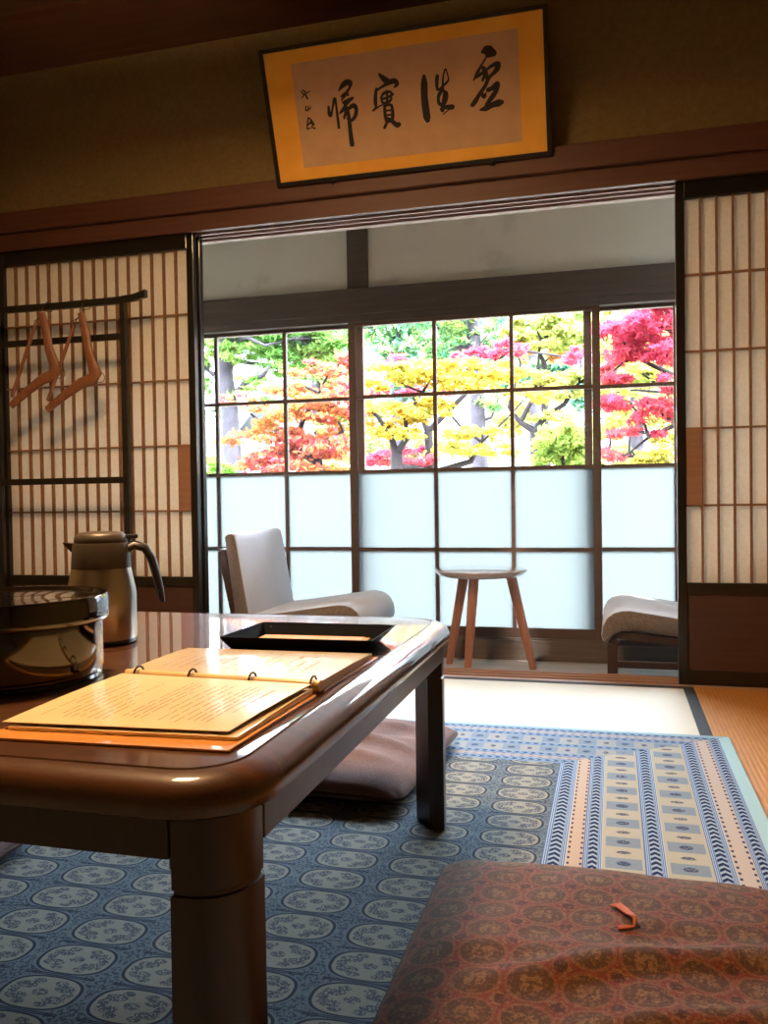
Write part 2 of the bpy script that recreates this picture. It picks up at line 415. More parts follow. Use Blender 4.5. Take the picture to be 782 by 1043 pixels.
CAL=[[[[0.2859,0.2985,0.0023],[0.3012,0.3127,0.008],[0.3197,0.3213,0.0103],[0.3337,0.3175,0.008],[0.3271,0.3019,0.0046]],[[0.3271,0.3019,0.0046],[0.3088,0.2816,0.0057],[0.2922,0.266,0.0029]],[[0.2927,0.2785,0.0034],[0.3123,0.2862,0.0057],[0.3185,0.2804,0.0046]],[[0.297,0.2578,0.0046],[0.3181,0.2628,0.0063],[0.3362,0.2681,0.0046]],[[0.3362,0.2681,0.0046],[0.3075,0.2489,0.0046],[0.2808,0.224,0.0035]],[[0.24,0.2494,0.0047],[0.2398,0.2264,0.007],[0.2461,0.2205,0.0047],[0.2557,0.2475,0.0041],[0.2669,0.2741,0.0058],[0.2697,0.2509,0.0041],[0.2701,0.2099,0.0052],[0.2704,0.1763,0.0053]],[[0.3046,0.2492,0.0069],[0.3046,0.2263,0.0069],[0.2948,0.2044,0.0035]],[[0.2954,0.2095,0.0046],[0.3142,0.2328,0.0058],[0.3359,0.2428,0.008],[0.3447,0.2291,0.0075],[0.3373,0.207,0.0069],[0.3212,0.1946,0.0058],[0.3075,0.2029,0.0046]],[[0.3122,0.2305,0.0058],[0.3135,0.1945,0.0075],[0.313,0.1533,0.0081],[0.314,0.1141,0.0093]],[[0.2808,0.224,0.0035],[0.2966,0.2324,0.0046],[0.312,0.2381,0.0046]]],[[[0.4441,0.3316,0.0045],[0.4592,0.3149,0.01],[0.4749,0.303,0.01]],[[0.424,0.2797,0.0045],[0.4509,0.2912,0.0045],[0.4805,0.3023,0.0089],[0.5002,0.3023,0.0089],[0.5047,0.2918,0.0078],[0.4955,0.2841,0.0033]],[[0.4276,0.2867,0.0045],[0.422,0.2625,0.0068],[0.4192,0.2377,0.0068],[0.4212,0.2299,0.0034],[0.407,0.2165,0.0028]],[[0.407,0.2165,0.0028],[0.4265,0.2258,0.0028],[0.4444,0.2321,0.0028]],[[0.4412,0.2551,0.0034],[0.4541,0.2685,0.0056],[0.4771,0.2706,0.0045],[0.4816,0.2601,0.0045],[0.4637,0.2523,0.0045],[0.4435,0.2498,0.0045],[0.4506,0.2364,0.0045],[0.4739,0.2411,0.0051],[0.4806,0.2502,0.0039]],[[0.4661,0.2744,0.0045],[0.4649,0.2522,0.0045],[0.4619,0.235,0.0045]],[[0.4875,0.2618,0.0045],[0.4755,0.2558,0.0045]],[[0.4526,0.2286,0.0056],[0.451,0.1985,0.0062],[0.4528,0.178,0.0051]],[[0.4523,0.2261,0.0045],[0.4726,0.2287,0.0051],[0.48,0.2177,0.0056],[0.4782,0.1851,0.0068],[0.4667,0.1738,0.0057]],[[0.4535,0.2109,0.0034],[0.4764,0.2106,0.0034]],[[0.453,0.1957,0.0034],[0.4776,0.1953,0.0034]],[[0.4531,0.1805,0.0045],[0.476,0.1803,0.0045]],[[0.4582,0.1748,0.0051],[0.4446,0.156,0.0057]],[[0.4726,0.1756,0.0068],[0.491,0.1592,0.009],[0.4996,0.1598,0.0079]],[[0.4562,0.1827,0.0079],[0.4726,0.1756,0.0079]]],[[[0.6061,0.3035,0.0068],[0.6047,0.2792,0.0123],[0.6019,0.2427,0.0127],[0.6027,0.2054,0.0133],[0.6053,0.1725,0.0133],[0.6064,0.1624,0.0097]],[[0.6538,0.2985,0.0068],[0.6509,0.2807,0.0068],[0.6504,0.2588,0.0049],[0.6557,0.2556,0.0041],[0.673,0.2657,0.0038],[0.689,0.277,0.0041],[0.6934,0.2874,0.0027],[0.6854,0.3174,0.0027],[0.6773,0.3016,0.0032],[0.673,0.2827,0.0038],[0.671,0.2586,0.0049]],[[0.6708,0.2562,0.0054],[0.6587,0.243,0.0068],[0.652,0.2291,0.006],[0.6533,0.2116,0.006],[0.6653,0.2052,0.0068],[0.6772,0.2161,0.0068],[0.6817,0.2377,0.0076],[0.6742,0.2472,0.0054]],[[0.6737,0.2411,0.0041],[0.6688,0.2146,0.0055],[0.6638,0.188,0.0077]],[[0.6599,0.191,0.006],[0.6728,0.1956,0.0068],[0.6892,0.1936,0.0087],[0.7002,0.1935,0.0087]],[[0.6858,0.1853,0.0016],[0.6713,0.1771,0.0022],[0.6611,0.1721,0.0008]]],[[[0.82,0.3534,0.0066],[0.8307,0.3555,0.0157],[0.8436,0.3502,0.0188],[0.8564,0.345,0.0117]],[[0.8307,0.3343,0.0031],[0.8148,0.3151,0.0037],[0.7973,0.2912,0.0058],[0.7823,0.2691,0.0027]],[[0.7908,0.2752,0.0032],[0.8075,0.285,0.0058],[0.8268,0.2945,0.0047],[0.8461,0.3051,0.0058],[0.8648,0.3097,0.0079],[0.8726,0.3075,0.0078],[0.8666,0.2941,0.0092],[0.8526,0.2816,0.0066]],[[0.8194,0.3026,0.0074],[0.8264,0.2874,0.0074],[0.8293,0.2703,0.0066]],[[0.8143,0.265,0.0048],[0.8206,0.281,0.0053],[0.8187,0.2932,0.0048]],[[0.8526,0.2816,0.0058],[0.8359,0.2694,0.0066],[0.821,0.2449,0.0066],[0.8008,0.2232,0.0067],[0.7831,0.201,0.0086],[0.7729,0.1912,0.0075]],[[0.8064,0.2273,0.0053],[0.8137,0.2143,0.0075],[0.819,0.2136,0.0053],[0.8223,0.2229,0.0032]],[[0.8309,0.2316,0.0074],[0.8472,0.2367,0.0079],[0.8612,0.247,0.0079],[0.8663,0.244,0.0079],[0.8571,0.2234,0.0085],[0.8399,0.2037,0.0085],[0.8227,0.1863,0.0059]],[[0.8001,0.1719,0.0038],[0.8192,0.1745,0.0094],[0.844,0.1825,0.0093],[0.8656,0.186,0.0119],[0.8764,0.1871,0.008]]],[[[0.1424,0.315,0.0023],[0.1485,0.3041,0.0029]],[[0.1488,0.3178,0.0023],[0.1567,0.3107,0.0029]],[[0.1408,0.2923,0.0018],[0.1589,0.3053,0.0023],[0.1757,0.3108,0.0017]],[[0.1559,0.3057,0.0023],[0.1608,0.2898,0.0035]],[[0.1591,0.2951,0.0023],[0.1639,0.2869,0.0023]],[[0.1526,0.2627,0.0024],[0.1507,0.25,0.0029],[0.1595,0.2489,0.0024],[0.1714,0.2568,0.0023]],[[0.1614,0.2616,0.0024],[0.1609,0.2498,0.0024]],[[0.1558,0.2236,0.0024],[0.1499,0.2035,0.003],[0.1472,0.1855,0.0024],[0.1628,0.1889,0.0018],[0.1772,0.1846,0.003]],[[0.1602,0.2204,0.003],[0.1661,0.212,0.0035],[0.1576,0.2026,0.003],[0.1521,0.198,0.0018]],[[0.1691,0.2116,0.0024],[0.1749,0.1979,0.0024],[0.1665,0.1937,0.0024]],[[0.1621,0.2046,0.0035],[0.1706,0.201,0.0035]]]]
TREES={"pine":{"cl":[[-3.66,8.0,2.15,0.2,0.09],[-3.38,8.0,2.38,0.3,0.08],[-3.07,8.0,2.1,0.24,0.08],[-3.98,8.0,2.47,0.14,0.1],[-3.61,8.0,1.75,0.16,0.05],[-2.88,8.0,2.25,0.25,0.12],[-2.6,8.0,2.19,0.14,0.14],[-4.03,8.0,1.57,0.08,0.08],[-4.02,8.0,2.33,0.18,0.12],[-3.6,8.0,2.37,0.22,0.09],[-3.28,8.0,2.23,0.24,0.09],[-3.02,8.0,2.26,0.29,0.14],[-2.81,8.0,2.1,0.24,0.1],[-3.48,8.0,1.86,0.15,0.06],[-4.02,8.0,1.85,0.1,0.09],[-3.16,8.0,1.97,0.25,0.07],[-2.7,8.0,2.31,0.24,0.14],[-3.71,8.0,2.46,0.3,0.12],[-4.02,8.0,2.09,0.1,0.08]],"tr":[[[-3.76,8.0,-0.66,0.11],[-3.76,8.0,0.95,0.1],[-3.79,8.0,1.56,0.09],[-3.84,8.0,1.96,0.085],[-3.81,8.0,2.31,0.075],[-3.84,8.0,2.77,0.06],[-3.8,8.0,3.36,0.04]]],"br":[[[-3.78,8.0,1.71,0.035],[-3.61,8.0,1.85,0.03],[-3.33,7.8,1.89,0.024],[-3.16,7.7,2.0,0.015]],[[-3.81,8.0,2.11,0.03],[-3.64,8.2,2.08,0.02],[-3.35,8.3,2.06,0.012]],[[-3.82,8.0,2.26,0.03],[-3.49,7.8,2.27,0.02],[-3.26,7.7,2.16,0.014],[-2.99,7.8,2.23,0.01]],[[-3.73,8.0,1.33,0.03],[-3.49,7.9,1.28,0.022],[-3.3,7.8,1.28,0.015]],[[-3.84,8.0,1.91,0.025],[-4.02,8.0,1.99,0.018],[-4.12,8.0,2.13,0.01]]]},"orange":{"cl":[[-2.88,6.6,1.23,0.18,0.07],[-2.54,6.6,1.38,0.24,0.07],[-2.24,6.6,1.41,0.2,0.07],[-2.55,6.6,1.14,0.28,0.08],[-2.21,6.6,1.09,0.2,0.08],[-2.83,6.6,0.98,0.21,0.07],[-2.38,6.6,0.93,0.24,0.05],[-2.32,6.6,1.71,0.21,0.04],[-2.13,6.6,1.77,0.12,0.06],[-2.54,6.6,1.58,0.16,0.05],[-2.11,6.6,1.54,0.16,0.05],[-2.68,6.6,1.04,0.16,0.08],[-2.98,6.6,1.48,0.12,0.05],[-2.16,6.6,1.27,0.13,0.06]],"tr":[[[-2.32,6.6,-0.41,0.07],[-2.28,6.6,0.57,0.06],[-2.36,6.6,0.97,0.05]]],"br":[[[-2.36,6.6,0.97,0.04],[-2.63,6.8,1.11,0.03],[-2.76,6.8,1.24,0.02],[-2.98,6.9,1.34,0.01]],[[-2.36,6.6,0.97,0.04],[-2.25,6.6,1.13,0.025],[-2.12,6.6,1.21,0.015]],[[-2.63,6.8,1.11,0.025],[-2.46,6.6,1.34,0.02],[-2.33,6.6,1.53,0.012],[-2.24,6.6,1.69,0.008]]]},"yellow":{"cl":[[-2.08,8.1,1.84,0.29,0.09],[-1.79,8.1,1.92,0.24,0.1],[-1.59,8.1,1.81,0.29,0.1],[-1.31,8.1,1.77,0.24,0.09],[-1.02,8.1,1.85,0.19,0.08],[-2.09,8.1,1.5,0.34,0.1],[-1.77,8.1,1.53,0.24,0.09],[-1.22,8.1,1.28,0.3,0.05],[-1.49,8.1,1.14,0.21,0.05],[-2.24,8.1,1.34,0.17,0.08],[-0.75,8.1,1.63,0.19,0.06],[-1.4,8.1,1.92,0.19,0.06],[-1.94,8.1,1.28,0.19,0.06],[-1.05,8.1,1.1,0.21,0.05]],"tr":[[[-2.02,8.1,-0.63,0.08],[-2.04,8.1,0.53,0.07],[-2.06,8.1,1.09,0.06]]],"br":[[[-2.06,8.1,1.06,0.045],[-2.11,8.1,1.26,0.03],[-2.27,8.2,1.47,0.02],[-2.4,8.3,1.58,0.012]],[[-2.06,8.1,1.09,0.04],[-1.94,8.1,1.25,0.03],[-1.97,8.1,1.45,0.022],[-1.79,8.1,1.68,0.015],[-1.69,8.1,1.82,0.01]],[[-2.06,8.1,0.97,0.04],[-1.75,8.3,0.9,0.035],[-1.37,8.4,1.01,0.03],[-1.26,8.4,1.2,0.02],[-1.46,8.4,1.35,0.012],[-1.64,8.4,1.56,0.01]]]},"crimson":{"cl":[[-2.35,8.8,2.1,0.25,0.04],[-1.92,8.8,1.78,0.27,0.04],[-1.21,8.8,2.14,0.14,0.06],[-1.01,8.8,2.2,0.12,0.08],[-0.3,8.8,2.04,0.16,0.07],[-2.43,8.8,1.84,0.11,0.06],[-1.42,8.8,2.1,0.14,0.05],[-2.39,8.8,1.07,0.23,0.08],[-1.96,8.8,1.04,0.17,0.06],[-2.11,8.8,1.17,0.15,0.04]],"tr":[[[-1.88,8.8,-0.74,0.06],[-1.85,8.8,0.72,0.055],[-1.89,8.8,1.35,0.045]]],"br":[[[-1.89,8.8,1.35,0.035],[-2.05,8.8,1.77,0.025],[-2.32,8.8,2.07,0.012]],[[-1.89,8.8,1.35,0.035],[-1.42,8.8,1.79,0.025],[-1.01,8.8,2.17,0.015],[-0.32,8.8,2.03,0.008]],[[-1.85,8.8,0.93,0.03],[-2.28,8.8,1.05,0.018]]]},"cedar":{"cl":[[-2.28,11.0,3.06,0.32,0.16],[-2.09,11.0,2.73,0.26,0.12],[-1.45,11.0,2.87,0.13,0.13],[-1.32,11.0,2.68,0.1,0.13],[-1.89,11.0,2.9,0.18,0.18],[-2.19,11.0,2.51,0.18,0.09],[-1.59,11.0,1.87,0.18,0.1],[-1.45,11.0,2.68,0.15,0.1]],"tr":[[[-1.66,11.0,-1.2,0.13],[-1.67,11.0,0.98,0.11],[-1.7,11.0,1.75,0.1],[-1.73,11.0,2.51,0.09],[-1.75,11.0,3.05,0.085],[-1.77,11.0,4.17,0.06]]],"br":[[[-1.74,11.0,2.58,0.035],[-1.96,11.0,2.61,0.03],[-2.16,11.0,2.75,0.02],[-2.25,11.0,2.99,0.012]],[[-1.7,11.0,1.62,0.03],[-1.52,11.0,1.67,0.02],[-1.42,11.0,1.92,0.012]]]},"backA":{"cl":[[-4.13,15.0,3.64,0.39,0.39],[-3.63,15.0,3.69,0.5,0.39],[-3.12,15.0,3.48,0.44,0.35],[-3.95,15.0,3.18,0.45,0.21],[-5.75,15.0,3.74,0.55,0.37],[-5.08,15.0,3.52,0.46,0.36],[-6.35,15.0,3.69,0.56,0.26],[-3.5,15.0,2.53,0.36,0.18]],"tr":[[[-3.84,15.0,-1.76,0.15],[-3.77,15.0,2.55,0.12],[-3.77,15.0,3.79,0.08]]],"br":[]},"backB":{"cl":[[-2.41,14.0,3.43,0.26,0.29],[-1.73,14.0,3.22,0.19,0.29],[-1.21,14.0,2.63,0.38,0.14],[-0.97,14.0,2.75,0.32,0.11],[-1.45,14.0,2.52,0.29,0.13],[-0.36,14.0,2.28,0.31,0.22]],"tr":[[[-1.21,14.0,-1.53,0.15],[-1.2,14.0,2.31,0.1],[-1.28,14.0,3.43,0.06]]],"br":[]},"lime":{"cl":[[-0.82,9.5,2.53,0.26,0.1],[-0.45,9.5,2.52,0.24,0.11],[-0.24,9.5,2.35,0.17,0.11],[-0.7,9.5,2.32,0.27,0.05],[-0.61,9.5,1.94,0.27,0.06],[-0.51,9.5,1.78,0.21,0.06],[-0.98,9.5,2.34,0.11,0.09],[-0.35,9.5,1.93,0.15,0.11],[-0.67,9.5,1.51,0.24,0.05],[0.17,9.5,1.9,0.32,0.07],[0.42,9.5,2.26,0.21,0.06],[0.17,9.5,1.75,0.21,0.06]],"tr":[[[-0.78,9.5,-0.82,0.08],[-0.8,9.5,0.92,0.07],[-0.83,9.5,1.36,0.06]]],"br":[[[-0.83,9.5,1.36,0.045],[-0.72,9.5,1.52,0.035],[-0.51,9.5,1.65,0.025],[-0.35,9.5,1.88,0.015]],[[-0.83,9.5,1.36,0.04],[-0.99,9.5,1.47,0.03],[-1.12,9.5,1.64,0.02],[-0.98,9.5,2.12,0.012]],[[-0.83,9.5,1.2,0.03],[-0.67,9.5,1.19,0.02],[-0.54,9.5,1.22,0.012]],[[-0.99,9.5,1.47,0.03],[-0.82,9.5,1.79,0.02],[-0.76,9.5,2.38,0.01]]]},"amber":{"cl":[[-0.9,10.5,2.48,0.29,0.1],[-0.73,10.5,2.4,0.21,0.1],[-0.88,10.5,1.97,0.24,0.05]],"tr":[[[-0.77,10.5,-0.97,0.06],[-0.79,10.5,1.31,0.05],[-0.8,10.5,2.26,0.035]]],"br":[[[-0.8,10.5,2.26,0.03],[-0.9,10.5,2.5,0.012]]]},"red":{"cl":[[0.05,6.2,1.87,0.15,0.08],[0.23,6.2,1.86,0.18,0.1],[0.39,6.2,1.92,0.14,0.09],[0.11,6.2,1.69,0.15,0.08],[0.29,6.2,1.65,0.15,0.07],[-0.01,6.2,1.52,0.11,0.06],[0.11,6.2,1.32,0.18,0.06],[0.32,6.2,1.25,0.16,0.07],[0.17,6.2,1.1,0.15,0.03],[-0.01,6.2,0.98,0.08,0.06],[0.4,6.2,1.4,0.1,0.05],[0.44,6.2,1.73,0.09,0.09],[0.24,6.2,1.97,0.2,0.05]],"tr":[[[0.86,6.2,-0.26,0.07],[0.81,6.2,0.68,0.06],[0.72,6.2,1.15,0.05],[0.64,6.2,1.62,0.04]]],"br":[[[0.72,6.2,1.35,0.03],[0.5,6.2,1.43,0.025],[0.34,6.2,1.52,0.018],[0.18,6.2,1.61,0.012],[0.05,6.2,1.76,0.007]],[[0.74,6.2,1.08,0.03],[0.46,6.2,1.16,0.02],[0.24,6.2,1.06,0.012],[0.1,6.2,0.95,0.007]],[[0.66,6.2,1.55,0.03],[0.44,6.2,1.77,0.02],[0.21,6.2,1.88,0.01]]]},"gold":{"cl":[[0.21,7.6,0.94,0.29,0.07],[0.46,7.6,1.09,0.13,0.08],[-0.05,7.6,1.24,0.1,0.07],[0.13,7.6,1.32,0.17,0.05],[0.45,7.6,1.68,0.12,0.05],[0.01,7.6,1.54,0.1,0.04],[-0.03,7.6,1.92,0.08,0.07],[-0.28,7.6,1.13,0.12,0.15],[0.21,7.6,1.74,0.17,0.04]],"tr":[[[0.59,7.6,-0.49,0.08],[0.62,7.6,0.52,0.07],[0.59,7.6,0.85,0.05]]],"br":[[[0.59,7.6,0.83,0.04],[0.37,7.6,0.94,0.03],[0.13,7.6,0.99,0.02],[-0.05,7.6,0.97,0.01]],[[0.59,7.6,0.85,0.03],[0.53,7.6,1.1,0.02],[0.45,7.6,1.52,0.01]]]},"pale":{"cl":[[-5.86,17.0,4.0,0.52,0.33],[-5.55,17.0,3.16,0.37,0.29],[-6.55,17.0,2.27,0.84,0.25],[-5.56,17.0,2.23,0.52,0.37],[-7.02,17.0,1.45,0.84,0.17],[-5.8,17.0,1.41,0.62,0.17],[-8.46,17.0,4.49,0.3,0.3],[-7.37,17.0,4.31,0.63,0.21],[-4.91,17.0,2.82,0.33,0.45],[-4.61,17.0,1.79,0.45,0.37],[-3.98,17.0,1.67,0.52,0.32]],"tr":[[[-6.18,17.0,-1.71,0.15],[-6.11,17.0,2.46,0.12],[-5.97,17.0,4.11,0.07]]],"br":[]},"glow":{"cl":[[-0.05,16.0,3.73,0.36,0.25],[0.54,16.0,3.34,0.62,0.46],[0.28,16.0,2.47,0.62,0.36],[0.95,16.0,2.09,0.35,0.46],[-0.08,16.0,1.42,0.45,0.25],[-1.11,16.0,3.53,0.73,0.36],[-1.39,16.0,2.37,0.55,0.22],[-2.03,16.0,2.12,0.41,0.33],[-2.6,16.0,1.58,0.37,0.22],[-0.4,16.0,3.4,0.36,0.39]],"tr":[[[0.41,16.0,-1.44,0.15],[0.41,16.0,2.11,0.12],[0.37,16.0,3.53,0.07]]],"br":[]},"shrub":{"cl":[[-0.38,6.7,1.06,0.14,0.11],[-0.47,6.7,0.97,0.11,0.07],[-0.25,6.7,0.98,0.12,0.11],[-0.32,6.7,1.15,0.11,0.06]],"tr":[],"br":[[[-0.35,6.7,-0.37,0.03],[-0.35,6.7,0.54,0.025],[-0.38,6.7,1.0,0.012]]]},"bushL":{"cl":[[-3.74,7.4,1.0,0.09,0.07],[-3.64,7.4,0.97,0.07,0.07]],"tr":[],"br":[[[-3.73,7.4,-0.57,0.025],[-3.71,7.4,0.94,0.012]]]}}
# ------------------------------------------------------------------ room shell
D = 3.155          # face of the sliding screens
WY = 4.02          # glass doors of the sunroom
EZ = -.10          # sunroom floor
XL, XR, YB = -2.66, 1.20, -1.42
CEIL = 2.535
o = MB().box(XL-.1, XR+.1, YB-.1, D-.03, -.20, -.055).build('floor', MAT['board']); struct(o, 'boarded subfloor under the tatami mats', 'floor')
o = MB().box(XL, XR+.2, 3.292, WY+.1, EZ-.1, EZ).build('floor_veranda', MAT['board']); struct(o, 'pale grey boarded floor of the sunroom beyond the sill', 'floor')
o = MB().box(XL-.1, XR+.1, YB-.1, D+.16, CEIL, CEIL+.06)
for k in range(8):
    y = YB+.3+k*.56
    if y < D-.1: o.box(XL, XR, y-.015, y+.015, CEIL-.028, CEIL)
o = o.build('ceiling', MAT['ceil']); struct(o, 'dark brown boarded ceiling', 'ceiling')
o = MB().box(XL-.1, XR+.3, D+.16, WY+.2, 2.36, 2.44).build('ceiling_veranda', MAT['whiteplaster']); struct(o, 'white plaster ceiling over the sunroom', 'ceiling')  # out of view; white instead of dark wood to bounce light
# plaster walls
def wall(n, a, m='plaster', lab=None):
    o = MB().box(*a).build(n, MAT[m]); struct(o, lab or n.replace('_', ' '), 'wall'); return o
wall('wall_far', (XL-.1, XR+.1, D+.02, D+.16, 1.90, CEIL+.06), lab='olive plaster wall above the lintel and screens')
wall('wall_left', (XL-.1, XL, YB-.1, D+.16, -.05, CEIL), lab='olive plaster wall on the left of the room')
wall('wall_right', (XR, XR+.1, YB-.1, D+.16, -.05, CEIL), lab='olive plaster wall on the right of the room')
wall('wall_back', (XL, XR, YB-.1, YB, -.05, CEIL), lab='olive plaster wall behind the camera')
wall('wall_veranda_left', (XL-.1, XL, D+.16, WY+.1, EZ, 2.4), 'whiteplaster', 'white plaster end wall of the sunroom on the left')  # end walls out of view, white to bounce light like the ceiling
wall('wall_veranda_right', (XR+.2, XR+.3, D+.16, WY+.1, EZ, 2.4), 'whiteplaster', 'white plaster end wall of the sunroom on the right')
o = MB().box(XL, -1.255, WY+.012, WY+.08, 1.69, 2.40).build('wall_veranda_far', MAT['whiteplaster']); struct(o, 'stained white plaster panel above the left glass doors', 'wall')
o = MB().box(-1.154, XR+.25, WY+.012, WY+.08, 1.69, 2.40).build('wall_veranda_far.001', MAT['whiteplaster']); struct(o, 'white plaster panel above the right glass doors', 'wall')
# lintel: nageshi board over the grooved track
o = MB().box(XL, XR, D-.045, D+.02, 1.835, 1.923).build('trim_1', MAT['beam'], bevel=.004); struct(o, 'red-brown lintel board under the plaque', 'trim')
k = MB().box(XL, XR, D-.022, D+.16, 1.790, 1.900)
for a, b in ((-.022, .0), (.036, .046), (.082, .092), (.128, .16)): k.box(XL, XR, D+a, D+b, 1.765, 1.790, 1 if a > 0 else 0)
k = k.build('trim_2', [MAT['beam'], MAT['groove']]); struct(k, 'grooved upper track of the sliding screens', 'trim')
k = MB().box(XL, XR, D-.03, D+.137, -.05, -.012)
for a, b in ((-.03, .0), (.036, .046), (.082, .092), (.118, .137)): k.box(XL, XR, D+a, D+b, -.012, 0)
k = k.build('trim_3', MAT['groove'], bevel=.0015); struct(k, 'grooved wooden sill of the sliding screens', 'trim')
for i, (xa, xb, lab) in enumerate(((XL, -2.592, 'dark post at the left end of the screens'), (1.132, XR, 'dark post at the right end of the screens'))):
    struct(MB().box(xa, xb, D-.05, D+.137, -.055, 1.79).build('trim_%d' % (4+i), MAT['beam'], bevel=.004), lab, 'trim')
# sunroom posts and beams
struct(MB().box(XL, XR+.2, WY-.03, WY+.1, 1.573, 1.70).build('trim_6', MAT['darkbeam'], bevel=.004), 'dark beam across the sunroom above the glass doors', 'trim')
struct(MB().box(-1.255, -1.154, WY-.02, WY+.1, 1.70, 2.36).build('trim_7', MAT['darkbeam'], bevel=.003), 'short dark post between the white plaster panels', 'trim')
struct(MB().box(XL, XR+.2, WY-.02, WY+.1, 1.535, 1.573).build('trim_8', MAT['darkbeam'], bevel=.002), 'upper track of the glass doors', 'trim')
k = MB().box(XL, XR+.2, WY-.03, WY+.1, EZ, -.005).box(XL, XR+.2, WY-.02, WY+.1, -.005, .004)
struct(k.build('trim_9', MAT['darkbeam'], bevel=.003), 'dark raised sill under the glass doors', 'trim')

# ------------------------------------------------------------------ glass doors of the sunroom
def sash(name, x0, x1, y, muls, lab):
    r = empty(name, lab, 'window', (x0, y, .004)); r['kind'] = 'structure'
    t = .03; st = .036
    k = MB()
    for a in (x0, x1-st): k.box(a, a+st, y-t/2, y+t/2, .004, 1.535)
    k.box(x0+st, x1-st, y-t/2, y+t/2, .004, .05); k.box(x0+st, x1-st, y-t/2, y+t/2, 1.518, 1.535)
    k.build('frame', MAT['sash'], r, bevel=.0015)
    k = MB()
    for a in muls: k.box(a-.009, a+.009, y-.011, y+.011, .05, 1.518)
    for z in (.419, .803, 1.17): k.box(x0+st, x1-st, y-.010, y+.010, z-.009, z+.009)
    k.build('muntin', MAT['sash'], r)
    MB().box(x0+st, x1-st, y-.0015, y+.0015, .81, 1.518).build('clear_pane', MAT['glass'], r)
    MB().add([(x0+st, y, .05), (x1-st, y, .05), (x1-st, y, .797), (x0+st, y, .797)], [(0, 1, 2, 3)]).build('frosted_pane', MAT['frost'], r)
sash('window_1', -2.36, -1.192, WY+.040, (-1.993, -1.611), 'left sliding glass door behind the left armchair')
sash('window_2', -1.258, -.053, WY+.003, (-.826, -.457), 'middle sliding glass door behind the round stool')
sash('window_3', -.128, 1.045, WY+.040, (.275, .660), 'right sliding glass door behind the right armchair')
struct(MB().box(XL, -2.355, WY+.02, WY+.06, .004, 1.535).build('trim_10', MAT['darkbeam']), 'dark board closing the glass doors at the left', 'trim')
struct(MB().box(1.04, XR+.2, WY+.02, WY+.06, .004, 1.535).build('trim_11', MAT['darkbeam']), 'dark board closing the glass doors at the right', 'trim')

# ------------------------------------------------------------------ paper sliding screens
def shoji(name, x0, x1, yf, lab, pull, front=True):
    """yf: front face; lattice towards the room, paper behind it"""
    t = .03; r = empty(name, lab, 'sliding screen', ((x0+x1)/2, yf+t/2, 0)); r['kind'] = 'structure'
    k = MB(); s = .030
    for a in (x0, x1-s): k.box(a, a+s, yf, yf+t, .0, 1.772)
    k.box(x0+s, x1-s, yf+.001, yf+t-.001, 1.706, 1.772); k.box(x0+s, x1-s, yf+.001, yf+t-.001, .322, .360); k.box(x0+s, x1-s, yf+.001, yf+t-.001, 0, .05)
    k.build('frame', MAT['black'], r, bevel=.0015)
    a, b = x0+s, x1-s; n = 16; k = MB()
    for i in range(1, n):
        x = a+(b-a)*i/n; k.box(x-.0037, x+.0037, yf+.006, yf+.021, .36, 1.706)
    for z in (.633, .903, 1.173, 1.441): k.box(a, b, yf+.0075, yf+.0205, z-.0035, z+.0035)
    k.build('lattice', MAT['kumiko'], r)
    MB().add([(a, yf+.0225, .36), (b, yf+.0225, .36), (b, yf+.0225, 1.706), (a, yf+.0225, 1.706)], [(0, 1, 2, 3)]).build('paper', MAT['paper'], r)
    MB().box(a, b, yf+.010, yf+.020, .05, .322).build('wood_panel', MAT['panelwood'], r)
    w = (b-a)/n
    px0 = a if pull == 'l' else b-w
    MB().box(px0, px0+w, yf+.004, yf+.0215, .633, .903).build('finger_pull', MAT['hikite'], r, bevel=.001)
shoji('door_1', -2.59, -1.6465, D, 'paper sliding screen at left behind the clothes rack', 'r')
shoji('door_2', -2.56, -1.641, D+.046, 'paper sliding screen stacked behind the left screen', 'r')
shoji('door_3', .217, 1.13, D, 'paper sliding screen at the right of the opening', 'l')
shoji('door_4', .24, 1.125, D+.046, 'paper sliding screen stacked behind the right screen', 'l')

# ------------------------------------------------------------------ tatami mats
def mat(x0, x1, y0, y1, axis, lab, m=None, grp=None):
    r = empty('tatami_mat', lab, 'tatami mat', ((x0+x1)/2, (y0+y1)/2, -.055), group=grp)
    MB().box(x0+.001, x1-.001, y0+.001, y1-.001, -.055, -.0008).build('rush_cover', MAT[m or 'tatami_'+axis], r)
    k = MB(); w = .034
    if axis == 'x':
        k.box(x0+.0005, x1-.0005, y0+.0005, y0+w, -.054, 0); k.box(x0+.0005, x1-.0005, y1-w, y1-.0005, -.054, 0)
    else:
        k.box(x0+.0005, x0+w, y0+.0005, y1-.0005, -.054, 0); k.box(x1-w, x1-.0005, y0+.0005, y1-.0005, -.054, 0)
    k.build('cloth_border', MAT['heri'], r)
mat(-1.60, .228, 2.215, D-.031, 'x', 'tatami mat paled with painted window sheen in front of the open doorway, along the sill')
mat(.228, 1.14, 1.31, D-.031, 'y', 'amber tatami mat in front of the right paper screen')
mat(-2.52, -1.60, 1.31, D-.031, 'y', 'tatami mat under the clothes rack at the left')
G = 'tatami mats hidden under the rug'
mat(-1.60, .228, 1.31, 2.215, 'x', 'tatami mat covered by the blue rug', None, G)
for i in range(4):
    x = -2.52+i*.915
    mat(x, x+.915, -.50, 1.31, 'y', 'tatami mat covered by the blue rug', None, G)

# ------------------------------------------------------------------ rug
o = MB().box(-2.25, .30, -.45, 2.472, .0005, .010).build('rug', MAT['rug'], bevel=.003)
tag(o, 'blue medallion rug with striped border under the low table', 'rug')

